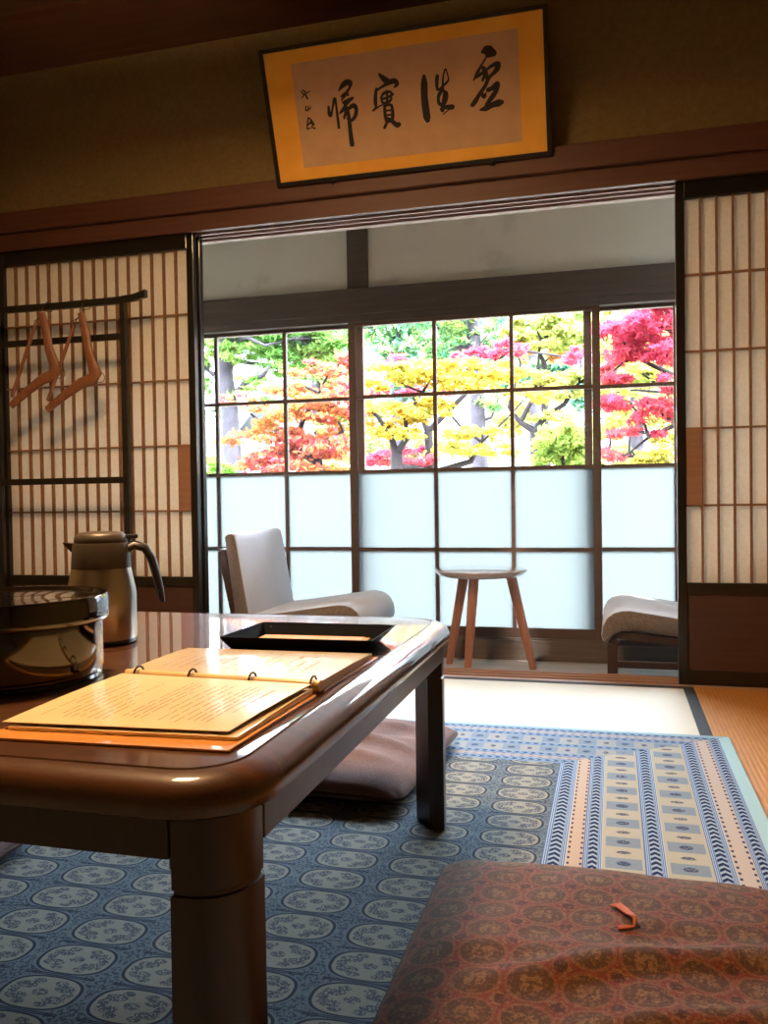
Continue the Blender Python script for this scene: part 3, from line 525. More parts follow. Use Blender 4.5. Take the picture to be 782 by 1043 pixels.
# ------------------------------------------------------------------ low table
TX0, TX1, TY0, TY1 = -1.52, -.318, .682, 1.738
RZ = .010
t = empty('low_table', 'low lacquered red-brown table with rounded corners on the blue rug', 'table', ((TX0+TX1)/2, (TY0+TY1)/2, RZ))
prof = [(.014, .389), (.007, .390), (.002, .394), (0, .401), (.0008, .409), (.004, .4175), (.010, .4235), (.018, .4275), (.027, .4295), (.0305, .4298), (.0318, .4278), (.0340, .4278), (.0355, .4300)]
rings = [[(x, y, z) for x, y in rrect(TX0+i, TX1-i, TY0+i, TY1-i, .085-i*.8, 12)] for i, z in prof]
MB().loft(rings).build('tabletop', MAT['table'], t, smooth=30)
ai = .016
A0, A1, B0_, B1 = TX0+ai, TX1-ai, TY0+ai, TY1-ai
L = .068
for a in ((A0+L, A1-L, B0_, B0_+.02), (A0+L, A1-L, B1-.02, B1), (A0, A0+.02, B0_+L, B1-L), (A1-.02, A1, B0_+L, B1-L)):
    k = MB().box(*a, .350, .3895)
    k.build('apron', MAT['apron'], t, bevel=.0015)
for sx, sy, cx, cy in ((1, -1, A1, B0_), (-1, -1, A0, B0_), (1, 1, A1, B1), (-1, 1, A0, B1)):
    def leg_poly(g):
        R = .050-g; pts = []
        for q in range(11):
            a = PI/2*q/10; pts.append((R*math.sin(a)-R-g, R*math.cos(a)-R-g))   # outer rounded corner at (0,0)
        pts += [(-g, -.066+g), (-.030, -.066+g), (-.066+g, -.022), (-.066+g, -g)]
        return [(cx+sx*x, cy+sy*y) for x, y in pts]
    k = MB(); rr = []
    for z, g in ((RZ, .003), (RZ+.004, -.0006), (.316, 0), (.3175, .0025), (.3205, .0025), (.322, .0008), (.3895, .0008)):
        rr.append([(x, y, z) for x, y in leg_poly(g)])
    k.loft(rr).build('leg', MAT['leg'], t, smooth=35)
    MB().box(min(cx-sx*.062, cx-sx*.085), max(cx-sx*.062, cx-sx*.085), min(cy-sy*.030, cy-sy*.055), max(cy-sy*.030, cy-sy*.055), .325, .3895).build('bracket', MAT['leg'], t, bevel=.003)

TZ = .430
# ------------------------------------------------------------------ vacuum jug
jx, jy = -.883, 1.325
j = empty('vacuum_jug', 'brushed steel vacuum jug with taupe lid behind the round lacquer box', 'jug', (jx, jy, TZ))
MB().lathe([(0, TZ), (.052, TZ), (.0565, TZ+.002), (.058, TZ+.006), (.058, TZ+.009)], jx, jy, 56).build('base', MAT['jugdark'], j, smooth=35)
MB().lathe([(0, TZ+.008), (.0585, TZ+.009), (.0595, TZ+.014), (.0595, TZ+.088), (.0575, TZ+.100), (.0520, TZ+.128), (.0505, TZ+.134), (0, TZ+.134)], jx, jy, 64).build('body', MAT['steel'], j, smooth=30)
MB().lathe([(0, TZ+.132), (.0512, TZ+.134), (.0510, TZ+.140), (.0485, TZ+.176), (.047, TZ+.179), (0, TZ+.179)], jx, jy, 56).build('collar', MAT['jugplastic'], j, smooth=35)
MB().lathe([(0, TZ+.178), (.045, TZ+.179), (.0455, TZ+.184), (.043, TZ+.192), (.036, TZ+.197), (.02, TZ+.1985), (0, TZ+.199)], jx, jy, 56).build('lid', MAT['jugplastic'], j, smooth=40)
hd = Vector((.88, .47, 0)).normalized()            # handle side
pt = lambda r, z, s=0: (jx+hd.x*r-hd.y*s, jy+hd.y*r+hd.x*s, TZ+z)
k = MB(); hp = [(.038, .164), (.058, .173), (.076, .167), (.087, .148), (.094, .120), (.100, .092), (.104, .068)]
for i in range(len(hp)-1):
    w0 = .011; 
k.tube([pt(r, z) for r, z in hp], [.015, .0145, .014, .0135, .013, .012, .008], 12, flat=.6, flat_dir=(hd.x, hd.y, .4))
k.build('handle', MAT['jugdark'], j, smooth=45)
k = MB().prism([(-.009, 0), (.009, 0), (.008, .007), (-.008, .007)], 0, 1, 'x'); 
vs = [(pt(.030+.034*v[0], .185+v[2], v[1])) for v in k.v]
MB().add(vs, k.f).build('lever', MAT['jugdark'], j, bevel=.0015)
vs = [pt(-.044, .178, -.013), pt(-.044, .178, .013), pt(-.046, .160, .009), pt(-.046, .160, -.009), pt(-.064, .181, -.006), pt(-.064, .181, .006), pt(-.0625, .176, .004), pt(-.0625, .176, -.004)]
MB().add(vs, [(0,1,2,3),(4,7,6,5),(0,4,5,1),(1,5,6,2),(2,6,7,3),(3,7,4,0)]).build('spout', MAT['jugdark'], j, bevel=.001)

# ------------------------------------------------------------------ round lacquer box
bx, by, br = -.838, 1.028, .128
b = empty('lacquer_box', 'large round gloss black lacquer box with overhanging lid, front left of table', 'box', (bx, by, TZ))
MB().lathe([(0, TZ), (br-.006, TZ), (br-.002, TZ+.003), (br-.0015, TZ+.008), (br-.004, TZ+.010), (br-.004, TZ+.0125), (br-.0005, TZ+.015), (br, TZ+.02), (br, TZ+.092), (0, TZ+.092)], bx, by, 96).build('body', MAT['gloss'], b, smooth=35)
MB().lathe([(br+.0005, TZ+.0845), (br+.0065, TZ+.084), (br+.0085, TZ+.086), (br+.009, TZ+.090), (br+.0085, TZ+.116), (br+.0065, TZ+.1195), (br+.003, TZ+.1205), (br-.004, TZ+.1195), (br-.010, TZ+.116), (br-.02, TZ+.114), (.05, TZ+.1155), (0, TZ+.116), ], bx, by, 96).build('lid', MAT['gloss'], b, smooth=40)

# ------------------------------------------------------------------ ring binder with menu pages
b = empty('menu_binder', 'open ring binder of cream menu pages on tan covers at table corner', 'binder', (-.51, 1.01, TZ))
def sheetq(k, q, z0, z1, mi=0, curl=None, n=16):
    """q: near-left, near-right, far-right, far-left corners; z as functions of t (near->far)"""
    vs = []
    for i in range(n+1):
        t = i/n
        for (p, r) in ((q[0], q[3]), (q[1], q[2])):
            vs.append((p[0]+(r[0]-p[0])*t, p[1]+(r[1]-p[1])*t, z1(t)))
        for (p, r) in ((q[0], q[3]), (q[1], q[2])):
            vs.append((p[0]+(r[0]-p[0])*t, p[1]+(r[1]-p[1])*t, z0(t)))
    fs = []
    for i in range(n):
        o = i*4; u = o+4
        fs += [(o, o+1, u+1, u), (o+2, u+2, u+3, o+3), (o, u, u+2, o+2), (o+1, o+3, u+3, u+1)]
    fs += [(0, 2, 3, 1), (n*4, n*4+1, n*4+3, n*4+2)]
    return k.add(vs, fs, mi)
NL, NR, ML, MR, FL, FR = (-.655, .758), (-.373, .770), (-.664, 1.035), (-.366, 1.018), (-.678, 1.262), (-.357, 1.268)
lerp = lambda a, b, t: (a[0]+(b[0]-a[0])*t, a[1]+(b[1]-a[1])*t)
k = MB(); sheetq(k, (NL, NR, lerp(NR, MR, .97), lerp(NL, ML, .97)), lambda t: TZ+.0003, lambda t: TZ+.0035, n=2)
k.build('cover', MAT['cover'], b, bevel=.0008)
k = MB(); sheetq(k, (lerp(ML, FL, .08), lerp(MR, FR, .08), FR, FL), lambda t: TZ+.0003, lambda t: TZ+.0035, n=2)
k.build('cover', MAT['cover'], b, bevel=.0008)
sp0, sp1 = Vector((-.657, 1.042, TZ+.0115)), Vector((-.366, 1.026, TZ+.0115))
MB().tube([sp0, sp1], .0072, 16).build('spine', MAT['tube'], b, smooth=50)
# near stack: sleeves, then the page on top
ins = lambda q, a, bb, c: ((q[0][0]+a, q[0][1]+bb), (q[1][0]-c, q[1][1]+bb), q[2], q[3])
qn = ((-.645, .786), (-.378, .800), (-.372, 1.012), (-.654, 1.024))
k = MB(); sheetq(k, qn, lambda t: TZ+.0036, lambda t: TZ+.0075+.004*t)
k.build('sleeve_stack', MAT['sleeve'], b)
qp = ((-.655, .789), (-.390, .806), (-.374, 1.014), (-.655, 1.026))
bulge = lambda t: TZ+.0115+.0045*t+.0015*math.sin(t*PI)
k = MB(); sheetq(k, qp, lambda t: bulge(t)-.0008, bulge)
pg = k.build('page', MAT['page'], b, smooth=30)
def print_lines(k, q, zf, rows, seed):
    rnd = random.Random(seed)
    for u, t0, t1 in rows:
        t = t0
        while t < t1-.01:
            e = min(t1, t+rnd.uniform(.05, .16))
            for s0, s1 in ((t, (t+e)/2), ((t+e)/2, e)):
                w = .0042
                P = lambda uu, tt: (*lerp(lerp(q[0], q[3], tt), lerp(q[1], q[2], tt), uu), zf(tt)+.0004)
                k.add([P(u, s0), P(u+w, s0), P(u+w, s1), P(u, s1)], [(0, 1, 2, 3)])
            t = e+rnd.uniform(.012, .03)
rows = []
rnd = random.Random(4)
for u, a, c in ((.10, .12, .62), (.135, .34, .88), (.18, .16, .80), (.215, .10, .50), (.25, .10, .72), (.285, .12, .60), (.33, .10, .80), (.365, .10, .42), (.40, .10, .38),
             (.46, .16, .86), (.49, .16, .86), (.52, .14, .86), (.55, .14, .66), (.60, .30, .82), (.64, .12, .84), (.68, .14, .86), (.72, .10, .7), (.76, .14, .84), (.79, .14, .84), (.82, .14, .84), (.85, .12, .7), (.89, .3, .8)):
    rows.append((u, a, c))
k = MB(); print_lines(k, qp, bulge, rows, 5)
k.build('print', MAT['ink'], pg, recalc=False)
# far stack
qf = ((-.660, 1.048), (-.368, 1.036), (-.362, 1.252), (-.674, 1.246))
bf = lambda t: TZ+.0155-.004*t+.001*math.sin(t*PI)
k = MB(); sheetq(k, qf, lambda t: TZ+.0036, lambda t: bf(t)-.0012); k.build('sleeve_stack', MAT['page'], b)
k = MB(); sheetq(k, qf, lambda t: bf(t)-.0012, bf); sl = k.build('page', MAT['sleeve'], b, smooth=30)
k = MB(); print_lines(k, qf, bf, [(u, .15+.1*rnd.random(), .55+.35*rnd.random()) for u in (.12, .17, .22, .27, .34, .39, .46, .51, .58, .63, .70, .77, .83)], 9)
k.build('print', MAT['ink'], sl, recalc=False)
for u in (.065, .355, .665, .965):
    c = sp0.lerp(sp1, u)
    k = MB(); pts = [(c.x, c.y+.013*math.cos(a), c.z+.012*math.sin(a)) for a in [PI*(-.12+1.24*q/14) for q in range(15)]]
    k.tube(pts, .0015, 8).build('ring', MAT['ring'], b, smooth=50)

# ------------------------------------------------------------------ tray and card slip
t = empty('tray', 'shallow black rectangular tray with flared rim, behind the binder', 'tray', (-.495, 1.37, TZ))
R0 = [(-.617, 1.293), (-.392, 1.300), (-.397, 1.425), (-.612, 1.420)]
R1 = [(-.630, 1.272), (-.369, 1.280), (-.373, 1.448), (-.626, 1.443)]
k = MB(); vs = [(*p, TZ+.0005) for p in R0]+[(*p, TZ+.026) for p in R1]
cx0, cy0 = -.500, 1.36
def shr(p, d): return (p[0]+(d if p[0] < cx0 else -d), p[1]+(d if p[1] < cy0 else -d))
vs += [(*shr(p, .003), TZ+.026) for p in R1]+[(*shr(p, .003), TZ+.0045) for p in R0]
fs = [(3, 2, 1, 0), (12, 13, 14, 15)]
for q in range(4):
    p = (q+1) % 4; fs += [(q, p, 4+p, 4+q), (4+q, 4+p, 8+p, 8+q), (8+q, 8+p, 12+p, 12+q)]
k.add(vs, fs).build('tray_body', MAT['tray'], t, bevel=.0006)
k = MB().lathe([(0, 0), (.0022, .0002), (.0018, .001), (0, .0014)], 0, 0, 12)
vs = [(-.605+v[0], 1.4325-v[2], TZ+.018+v[1]) for v in k.v]
MB().add(vs, k.f).build('rivet', MAT['steel'], t, smooth=40)
o = MB()
for q, (dz, sk) in enumerate(((.005, 0), (.0068, .004), (.0086, -.003))):
    vs = [(-.597+sk, 1.303, TZ+dz), (-.412+sk, 1.309, TZ+dz), (-.414+sk, 1.412-.004*q, TZ+dz), (-.598+sk, 1.408-.004*q, TZ+dz)]
    vs += [(v[0], v[1], v[2]+.0016) for v in vs]
    o.add(vs, [(3,2,1,0),(4,5,6,7),(0,1,5,4),(1,2,6,5),(2,3,7,6),(3,0,4,7)])
o = o.build('card_folder', MAT['slip'], loc=(-.50, 1.36, TZ+.005)); tag(o, 'amber folded card lying inside the black tray', 'card')

# ------------------------------------------------------------------ cushions
def cushion(w, l, h, edge, seed, folds=(), n=56, round_=.035, rot=0.):
    """top surface swells from the seam; folds: (x0,y0,x1,y1,amp,width) ridges"""
    def bowed(u, v):   # keeps corners slightly rounded and sides a little bowed
        bx = 1-.025*(1-v*v)*0; x = u*w/2; y = v*l/2
        cu, cv = max(0, abs(x)-(w/2-round_)), max(0, abs(y)-(l/2-round_))
        q = math.hypot(cu, cv)
        if q > 0 and cu > 0 and cv > 0:
            m_ = max(cu, cv)/q; x = math.copysign(w/2-round_+cu*m_, x); y = math.copysign(l/2-round_+cv*m_, y)
        return x, y
    rnd = random.Random(seed); ph = [rnd.uniform(0, 6) for _ in range(8)]
    def T(u, v):
        e = (1-abs(u)**3.2)*(1-abs(v)**3.2)
        return e**.45
    top, bot = [], []
    for j_ in range(n+1):
        for i in range(n+1):
            # denser near the edges
            u = math.sin((i/n-.5)*PI); v = math.sin((j_/n-.5)*PI)
            x, y = bowed(u, v); e = T(u, v)
            z = edge+(h-edge)*e
            z += .0022*e*(math.sin(9*x*3+ph[0]+4*y)+math.sin(23*y+ph[1]+9*x)+.6*math.sin(41*x-30*y+ph[2]))
            for x0, y0, x1, y1, amp, wd in folds:
                dx, dy = x1-x0, y1-y0; ll = dx*dx+dy*dy; t = max(0, min(1, ((x-x0)*dx+(y-y0)*dy)/ll))
                d = math.hypot(x-x0-t*dx, y-y0-t*dy); z += amp*math.exp(-(d/wd)**2)*e*(.4+.6*math.sin(PI*min(1, max(0, t))))
            top.append((x, y, z)); bot.append((x, y, edge*(1-e**.8)))
    k = MB(); N = n+1; f = []
    for j_ in range(n):
        for i in range(n): f.append((j_*N+i, j_*N+i+1, (j_+1)*N+i+1, (j_+1)*N+i))
    k.add(top, f, 0); k.add(bot, [q[::-1] for q in f], 1)
    return k
def weld(o):
    bm = bmesh.new(); bm.from_mesh(o.data); bmesh.ops.remove_doubles(bm, verts=bm.verts, dist=1e-5)
    bmesh.ops.recalc_face_normals(bm, faces=bm.faces)
    for f in bm.faces: f.smooth = True
    bm.to_mesh(o.data); bm.free()
RED = (-.008, 1.163)
r = empty('floor_cushion', 'red and olive brocade floor cushion with an orange tassel in front', 'cushion', (*RED, RZ))
k = cushion(.562, .585, .072, .028, 3, folds=((-.16, -.12, .30, .06, .017, .022), (-.05, -.20, .30, -.08, .013, .02), (-.26, -.05, .05, -.02, .006, .02), (.0, .06, .28, .10, .004, .02)))
o = k.build('cushion_cover', [MAT['redcush'], MAT['redcush']], r); weld(o)
# the vertices were given relative to the cushion: undo the world offset taken off by build()
o.data.transform(Matrix.Translation((RED[0], RED[1], RZ)))
piping = MB()
pp = [(x+RED[0], y+RED[1], RZ+.027) for x, y in rrect(-.281, .281, -.2925, .2925, .035, 6)]
piping.tube(pp+pp[:2], .0035, 8, cap=False).build('piping', MAT['cushside'], r, smooth=60)
k = MB(); rnd = random.Random(2)
for q in range(7):
    s = rnd.uniform(-1, 1)*.0045; zc = RZ+.0735
    pts = [(RED[0]+.030, RED[1]+.040, zc+.002), (RED[0]+.031+s*.3, RED[1]+.048, zc+.009+abs(s)), (RED[0]+.024+s, RED[1]+.066, zc+.0075), (RED[0]+.013+s*1.4, RED[1]+.090, zc+.004), (RED[0]+.004+s*1.6, RED[1]+.103+rnd.uniform(-.006, .006), zc+.001)]
    k.tube(pts, .0016, 6)
for q in range(3):
    s = (q-1)*.0025
    k.tube([(RED[0]+.030, RED[1]+.041, zc+.002), (RED[0]+.022, RED[1]+.036+s, zc+.0035), (RED[0]+.008, RED[1]+.035+s*1.5, zc+.0012)], .0015, 6)
k.build('tassel', MAT['tassel'], r, smooth=60)

def grey_cushion(x, y, rot, lab, seed, folds):
    r = empty('floor_cushion', lab, 'cushion', (x, y, RZ)); ORG[r.name] = Vector((0, 0, 0))
    o = cushion(.54, .55, .078, .03, seed, folds).build('cushion_cover', [MAT['mauve'], MAT['mauve']], r); weld(o)
    pp = [(a, b_, .029) for a, b_ in rrect(-.27, .27, -.275, .275, .035, 6)]
    MB().tube(pp+pp[:2], .0035, 8, cap=False).build('piping', MAT['cushside'], r, smooth=60)
    r.rotation_euler.z = rot
grey_cushion(-.695, 2.01, -.05, 'mauve velvet floor cushion behind the far table leg', 11, ((-.2, .06, .26, -.05, .017, .022), (-.26, -.06, .2, -.14, .012, .02), (-.1, .15, .26, .10, .010, .02), (-.05, -.02, .27, .03, .008, .016)))
grey_cushion(-1.352, 1.16, .02, 'dark mauve floor cushion under the left side of the table', 12, ((-.2, .1, .2, .0, .008, .025),))
# ------------------------------------------------------------------ calligraphy plaque over the lintel
PB = Vector((-1.245, 3.100, 1.893)); PU = Vector((0, -.17, .45)).normalized(); PR = Vector((1, 0, 0)); PN = PR.cross(PU)
PN = -PN if PN.y > 0 else PN       # towards the room
P = lambda u, v, w=0: tuple(PB+PR*u+PU*v+PN*w)
p = empty('calligraphy_plaque', 'framed brush calligraphy on gold-bordered panel, leaning out above the lintel', 'plaque', (-.725, 3.10, 1.888))
def slab(k, u0, u1, v0, v1, w0, w1, mi=0):
    return k.add([P(u, v, w) for w in (w0, w1) for v in (v0, v1) for u in (u0, u1)], [(0,2,3,1),(4,5,7,6),(0,1,5,4),(2,6,7,3),(0,4,6,2),(1,3,7,5)], mi)
FW, FH = 1.041, .464
slab(MB(), .004, FW-.004, .004, FH-.004, -.018, -.004).build('backing_board', MAT['black'], p)
k = MB()
for a in ((-.004, .012, -.004, FH+.004), (FW-.012, FW+.004, -.004, FH+.004), (.012, FW-.012, -.004, .010), (.012, FW-.012, FH-.010, FH+.004)): slab(k, *a, -.020, .008)
k.build('frame', MAT['black'], p, bevel=.002)
slab(MB(), .010, FW-.010, .008, FH-.008, -.004, 0).build('gold_mount', MAT['gold'], p)
slab(MB(), .114, .943, .052, .409, 0, .0008).build('paper', MAT['silk'], p)
def brush(k, st, w=.0016):
    # densify, then a ribbon with round ends
    pts = [(Vector((a[0], a[1])), a[2]) for a in st]; q = []
    for i in range(len(pts)-1):
        p0 = pts[max(i-1, 0)]; p1, p2 = pts[i], pts[i+1]; p3 = pts[min(i+2, len(pts)-1)]
        for s in range(6):
            t = s/6; f = lambda a, b, c, d: .5*((2*b)+(-a+c)*t+(2*a-5*b+4*c-d)*t*t+(-a+3*b-3*c+d)*t**3)
            q.append((f(p0[0], p1[0], p2[0], p3[0]), max(.0006, f(p0[1], p1[1], p2[1], p3[1]))))
    q.append(pts[-1])
    L_, R_ = [], []
    for i, (c, r) in enumerate(q):
        d = (q[min(i+1, len(q)-1)][0]-q[max(i-1, 0)][0])
        d = d.normalized() if d.length > 1e-6 else Vector((1, 0)); nrm = Vector((-d.y, d.x))
        L_.append(c+nrm*r); R_.append(c-nrm*r)
    vs = [P(a.x, a.y, w) for a in L_]+[P(a.x, a.y, w) for a in R_]; n = len(q)
    k.add(vs, [(i, n+i, n+i+1, i+1) for i in range(n-1)])
    for c, r in (q[0], q[-1]):
        k.add([P(c.x+r*math.cos(2*PI*a/14), c.y+r*math.sin(2*PI*a/14), w+.00005) for a in range(14)], [tuple(range(14))])
for g in CAL[:4]+[CAL[4][:5], CAL[4][5:7], CAL[4][7:]]:
    k = MB()
    for i, st in enumerate(g): brush(k, st, .0011+.00006*i)
    k.build('brushed_character', MAT['sumi'], p, recalc=False)
for u in (.22, .83):
    slab(MB(), u-.006, u+.006, -.016, .006, -.012, .010).build('hook', MAT['black'], p, bevel=.001)

# ------------------------------------------------------------------ clothes rack with two hangers
RY = 3.03
r = empty('clothes_rack', 'black lacquered clothes rack standing before the left paper screen', 'rack', (-2.19, RY, 0))
RX0, RX1 = -2.495, -1.893
for x, lean in ((RX0, 0), (RX1, 0)):
    MB().box(x-.013, x+.013, RY-.011, RY+.011, .04, 1.475).build('post', MAT['black'], r, bevel=.003)
    k = MB().prism([(RY-.15, 0), (RY+.09, 0), (RY+.09, .02), (RY+.05, .045), (RY-.10, .045), (RY-.15, .02)], x-.016, x+.016, 'x'); k.build('foot', MAT['black'], r, bevel=.003)
k = MB(); bar = [(-2.60, 1.500), (-2.55, 1.491), (-2.46, 1.484), (-2.19, 1.482), (-1.92, 1.484), (-1.84, 1.491), (-1.788, 1.503)]
rr = []
for x, z in bar:
    h = .0135 if abs(x+2.19) < .35 else .0155; rr.append([(x, RY-.012, z-h), (x, RY+.012, z-h), (x, RY+.012, z+h), (x, RY-.012, z+h)])
k.loft(rr).build('top_rail', MAT['black'], r, bevel=.003)
for z in (1.340, .763):
    MB().box(RX0+.012, RX1-.012, RY-.009, RY+.009, z-.013, z+.013).build('rail', MAT['black'], r, bevel=.002)
def hanger(ax, az, bx_, bz, cx, cz, lab):
    h = empty('coat_hanger', lab, 'hanger', (ax, 2.985, az), group='wooden coat hangers on the rack'); y = 2.985
    A, B, Cc = Vector((ax, y, az)), Vector((bx_, y, bz)), Vector((cx, y, cz))
    k = MB(); pts = [A, A.lerp(B, .3)+Vector((.004, 0, 0)), A.lerp(B, .62)+Vector((-.002, 0, 0)), A.lerp(B, .86)+Vector((.004, 0, 0)), B+Vector((.012, 0, -.004)), B+Vector((-.006, 0, -.030)), B.lerp(Cc, .25)+Vector((0, 0, -.006)), B.lerp(Cc, .6), Cc]
    k.tube(pts, [.014, .020, .019, .022, .029, .027, .022, .019, .015], 14, flat=.5, flat_dir=(0, 1, 0))
    k.build('yoke', MAT['hanger'], h, smooth=50)
    MB().tube([A+Vector((-.028, -.004, -.045)), Cc+Vector((.008, -.004, .035))], .0075, 10).build('trouser_bar', MAT['hanger'], h, smooth=50)
    hk = [B+Vector((.010, 0, -.012))]+[B+Vector((.040+.022*math.cos(a), 0, -.020+.022*math.sin(a)-.004)) for a in [PI-.3-1.5*PI*q/14 for q in range(15)]][::-1]
    hk = [B+Vector((.012, 0, -.006)), B+Vector((.030, 0, -.004))]+[B+Vector((.032+.020*math.sin(a), 0, -.024+.020*math.cos(a))) for a in [PI*1.25*q/14 for q in range(15)]]
    MB().tube(hk, .0016, 8).build('hook', MAT['wire'], h, smooth=60)
    k = MB()
    k.tube([A+Vector((0, 0, -.012)), A+Vector((-.004, .0, .012)), Vector((ax, RY-.010, 1.4985)), Vector((ax, RY+.016, 1.500)), Vector((ax+.003, RY+.016, 1.466)), A+Vector((.004, .004, .010)), A+Vector((.002, 0, -.012))], .0022, 6)
    k.tube([A+Vector((-.003, -.012, -.02)), A+Vector((-.028, -.010, -.045)), A+Vector((-.036, -.002, -.03)), A+Vector((-.012, .008, -.015))], .002, 6)
    k.build('cord', MAT['cordm'], h, smooth=60)
hanger(-2.240, 1.447, -2.190, 1.222, -2.398, 1.078, 'wooden coat hanger tied to the rack, left of the two')
hanger(-2.058, 1.436, -2.008, 1.196, -2.226, 1.055, 'wooden coat hanger tied to the rack, right of the two')

# ------------------------------------------------------------------ lounge chairs in the sunroom
def chair(px, facing, lab):
    """local x runs from the front lip (0) to the back; facing=-1: front towards +X"""
    W0, W1 = 3.305, 3.850
    f = lambda x: px-facing*0+(x if facing > 0 else -x)
    r = empty('lounge_chair', lab, 'chair', (f(.30), (W0+W1)/2, EZ), group='grey lounge chairs by the glass doors')
    prof = [(.105, .338), (.075, .337), (.045, .328), (.020, .308), (.004, .275), (.0, .240), (.006, .219), (.016, .214), (.026, .220), (.045, .243), (.075, .258), (.12, .262), (.30, .238), (.50, .212), (.515, .225), (.520, .265), (.505, .282), (.40, .294), (.25, .317)]
    def pad(name, prof, y0, y1, mats):
        k = MB(); n = len(prof); cx = sum(q[0] for q in prof)/n; cz = sum(q[1] for q in prof)/n
        rings = []
        for y, s in ((y0, .90), (y0+.004, .965), (y0+.012, 1), (y1-.012, 1), (y1-.004, .965), (y1, .90)):
            d = 1-s; ring = []
            for i, (x, z) in enumerate(prof):
                a = Vector(prof[i-1]); b_ = Vector(prof[(i+1) % n]); tn = (b_-a).normalized(); nn = Vector((tn.y, -tn.x))
                if (Vector((x, z))-Vector((cx, cz))).dot(nn) < 0 and name == 'seat_back': nn = -nn
                ring.append((f(x+nn.x*d*.08*SG), y, EZ+z+nn.y*d*.08*SG))
            rings.append(ring)
        k.loft(rings)
        o = k.build(name, mats, r, smooth=40)
        for q in o.data.polygons:
            if abs(q.normal.y) > .6: q.material_index = 1
        return o
    SG = -1 if sum((a[0]*b_[1]-b_[0]*a[1]) for a, b_ in zip(prof, prof[1:]+prof[:1])) < 0 else 1
    SG = -SG if False else -1*SG
    pad('seat_cushion', prof, W0, W1, [MAT['seatfab'], MAT['sidefab']])
    bp = [(.505, .285), (.560, .600), (.566, .622), (.578, .632), (.596, .632), (.610, .624), (.614, .610), (.572, .285), (.566, .262), (.552, .254), (.522, .258), (.508, .268)]
    SG = -1 if sum((a[0]*b_[1]-b_[0]*a[1]) for a, b_ in zip(bp, bp[1:]+bp[:1])) < 0 else 1
    SG = -1*SG
    pad('back_cushion', bp, W0+.01, W1-.005, [MAT['seatfab'], MAT['sidefab']])
    for y in (W0+.03, W1-.03):
        k = MB(); pts = [(.040, .002), (.040, .205), (.052, .226)]
        for a, b_ in zip(pts, pts[1:]): k.bar((f(a[0]), y, EZ+a[1]), (f(b_[0]), y, EZ+b_[1]), .026, .038, (1, 0, 0))
        k.build('leg', MAT['chairwood'], r, bevel=.004)
        k = MB(); pts = [(.615, .002), (.560, .215), (.588, .34), (.632, .56)]
        for a, b_ in zip(pts, pts[1:]): k.bar((f(a[0]), y, EZ+a[1]), (f(b_[0]), y, EZ+b_[1]), .026, .036, (1, 0, 0))
        k.build('leg', MAT['chairwood'], r, bevel=.004)
        k = MB().bar((f(.045), y, EZ+.243), (f(.56), y, EZ+.195), .024, .032); k.build('seat_rail', MAT['chairwood'], r, bevel=.003)
        k = MB().bar((f(.045), y, EZ+.128), (f(.585), y, EZ+.128), .022, .026); k.build('stretcher', MAT['chairwood'], r, bevel=.004)
    for x, z in ((.09, .240), (.50, .196)):
        MB().bar((f(x), W0+.03, EZ+z), (f(x), W1-.03, EZ+z), .03, .022).build('cross_rail', MAT['chairwood'], r, bevel=.003)
    for x, z in ((.600, .36), (.618, .46), (.634, .545)):
        MB().bar((f(x), W0+.02, EZ+z), (f(x), W1-.02, EZ+z), .014, .04).build('back_slat', MAT['chairwood'], r, bevel=.003)
chair(-.995, -1, 'grey upholstered lounge chair with visible backrest, beyond the table at left')
chair(-.050, 1, 'grey upholstered lounge chair partly hidden by the right paper screen')

# ------------------------------------------------------------------ round stool
sx, sy = -.578, 3.782
s = empty('round_stool', 'small round three-legged wooden side table between the lounge chairs', 'side table', (sx, sy, EZ))
zt = .348
MB().lathe([(0, zt-.033), (.168, zt-.033), (.190, zt-.026), (.205, zt-.012), (.2095, zt-.004), (.208, zt-.001), (.204, zt), (0, zt)], sx, sy, 72).build('tabletop', MAT['stooltop'], s, smooth=30)
for tx, ty, bx_, by_ in ((-.662, 3.815, -.742, 3.850), (-.600, 3.715, -.626, 3.668), (-.445, 3.79, -.352, 3.800)):
    MB().tube([(tx, ty, zt-.034), ((tx*.35+bx_*.65), (ty*.35+by_*.65), zt-.034+(EZ-zt+.034)*.65), (bx_, by_, EZ)], [.0235, .0195, .0155], 20).build('leg', MAT['stoolleg'], s, smooth=40)

# ------------------------------------------------------------------ ceiling lamp (out of frame, lights the room)
LX, LY = -1.0, 1.35
l = empty('ceiling_lamp', 'square wooden ceiling lamp with a warm glowing shade above the table', 'lamp', (LX, LY, CEIL))
MB().box(LX-.19, LX+.19, LY-.19, LY+.19, 2.27, 2.36).build('lamp_shade', MAT['lampshade'], l, bevel=.01)
k = MB()
for a in (-.2, .2):
    k.box(LX+a-.008, LX+a+.008, LY-.208, LY+.208, 2.255, 2.375); k.box(LX-.208, LX+.208, LY+a-.008, LY+a+.008, 2.255, 2.375)
k.box(LX-.2, LX+.2, LY-.012, LY+.012, 2.375, 2.39)
k.build('lamp_frame', MAT['kumiko'], l)
MB().lathe([(0, 2.39), (.012, 2.39), (.012, 2.50), (.06, 2.51), (.06, CEIL), (0, CEIL)], LX, LY, 24).build('ceiling_rose', MAT['black'], l, smooth=40)

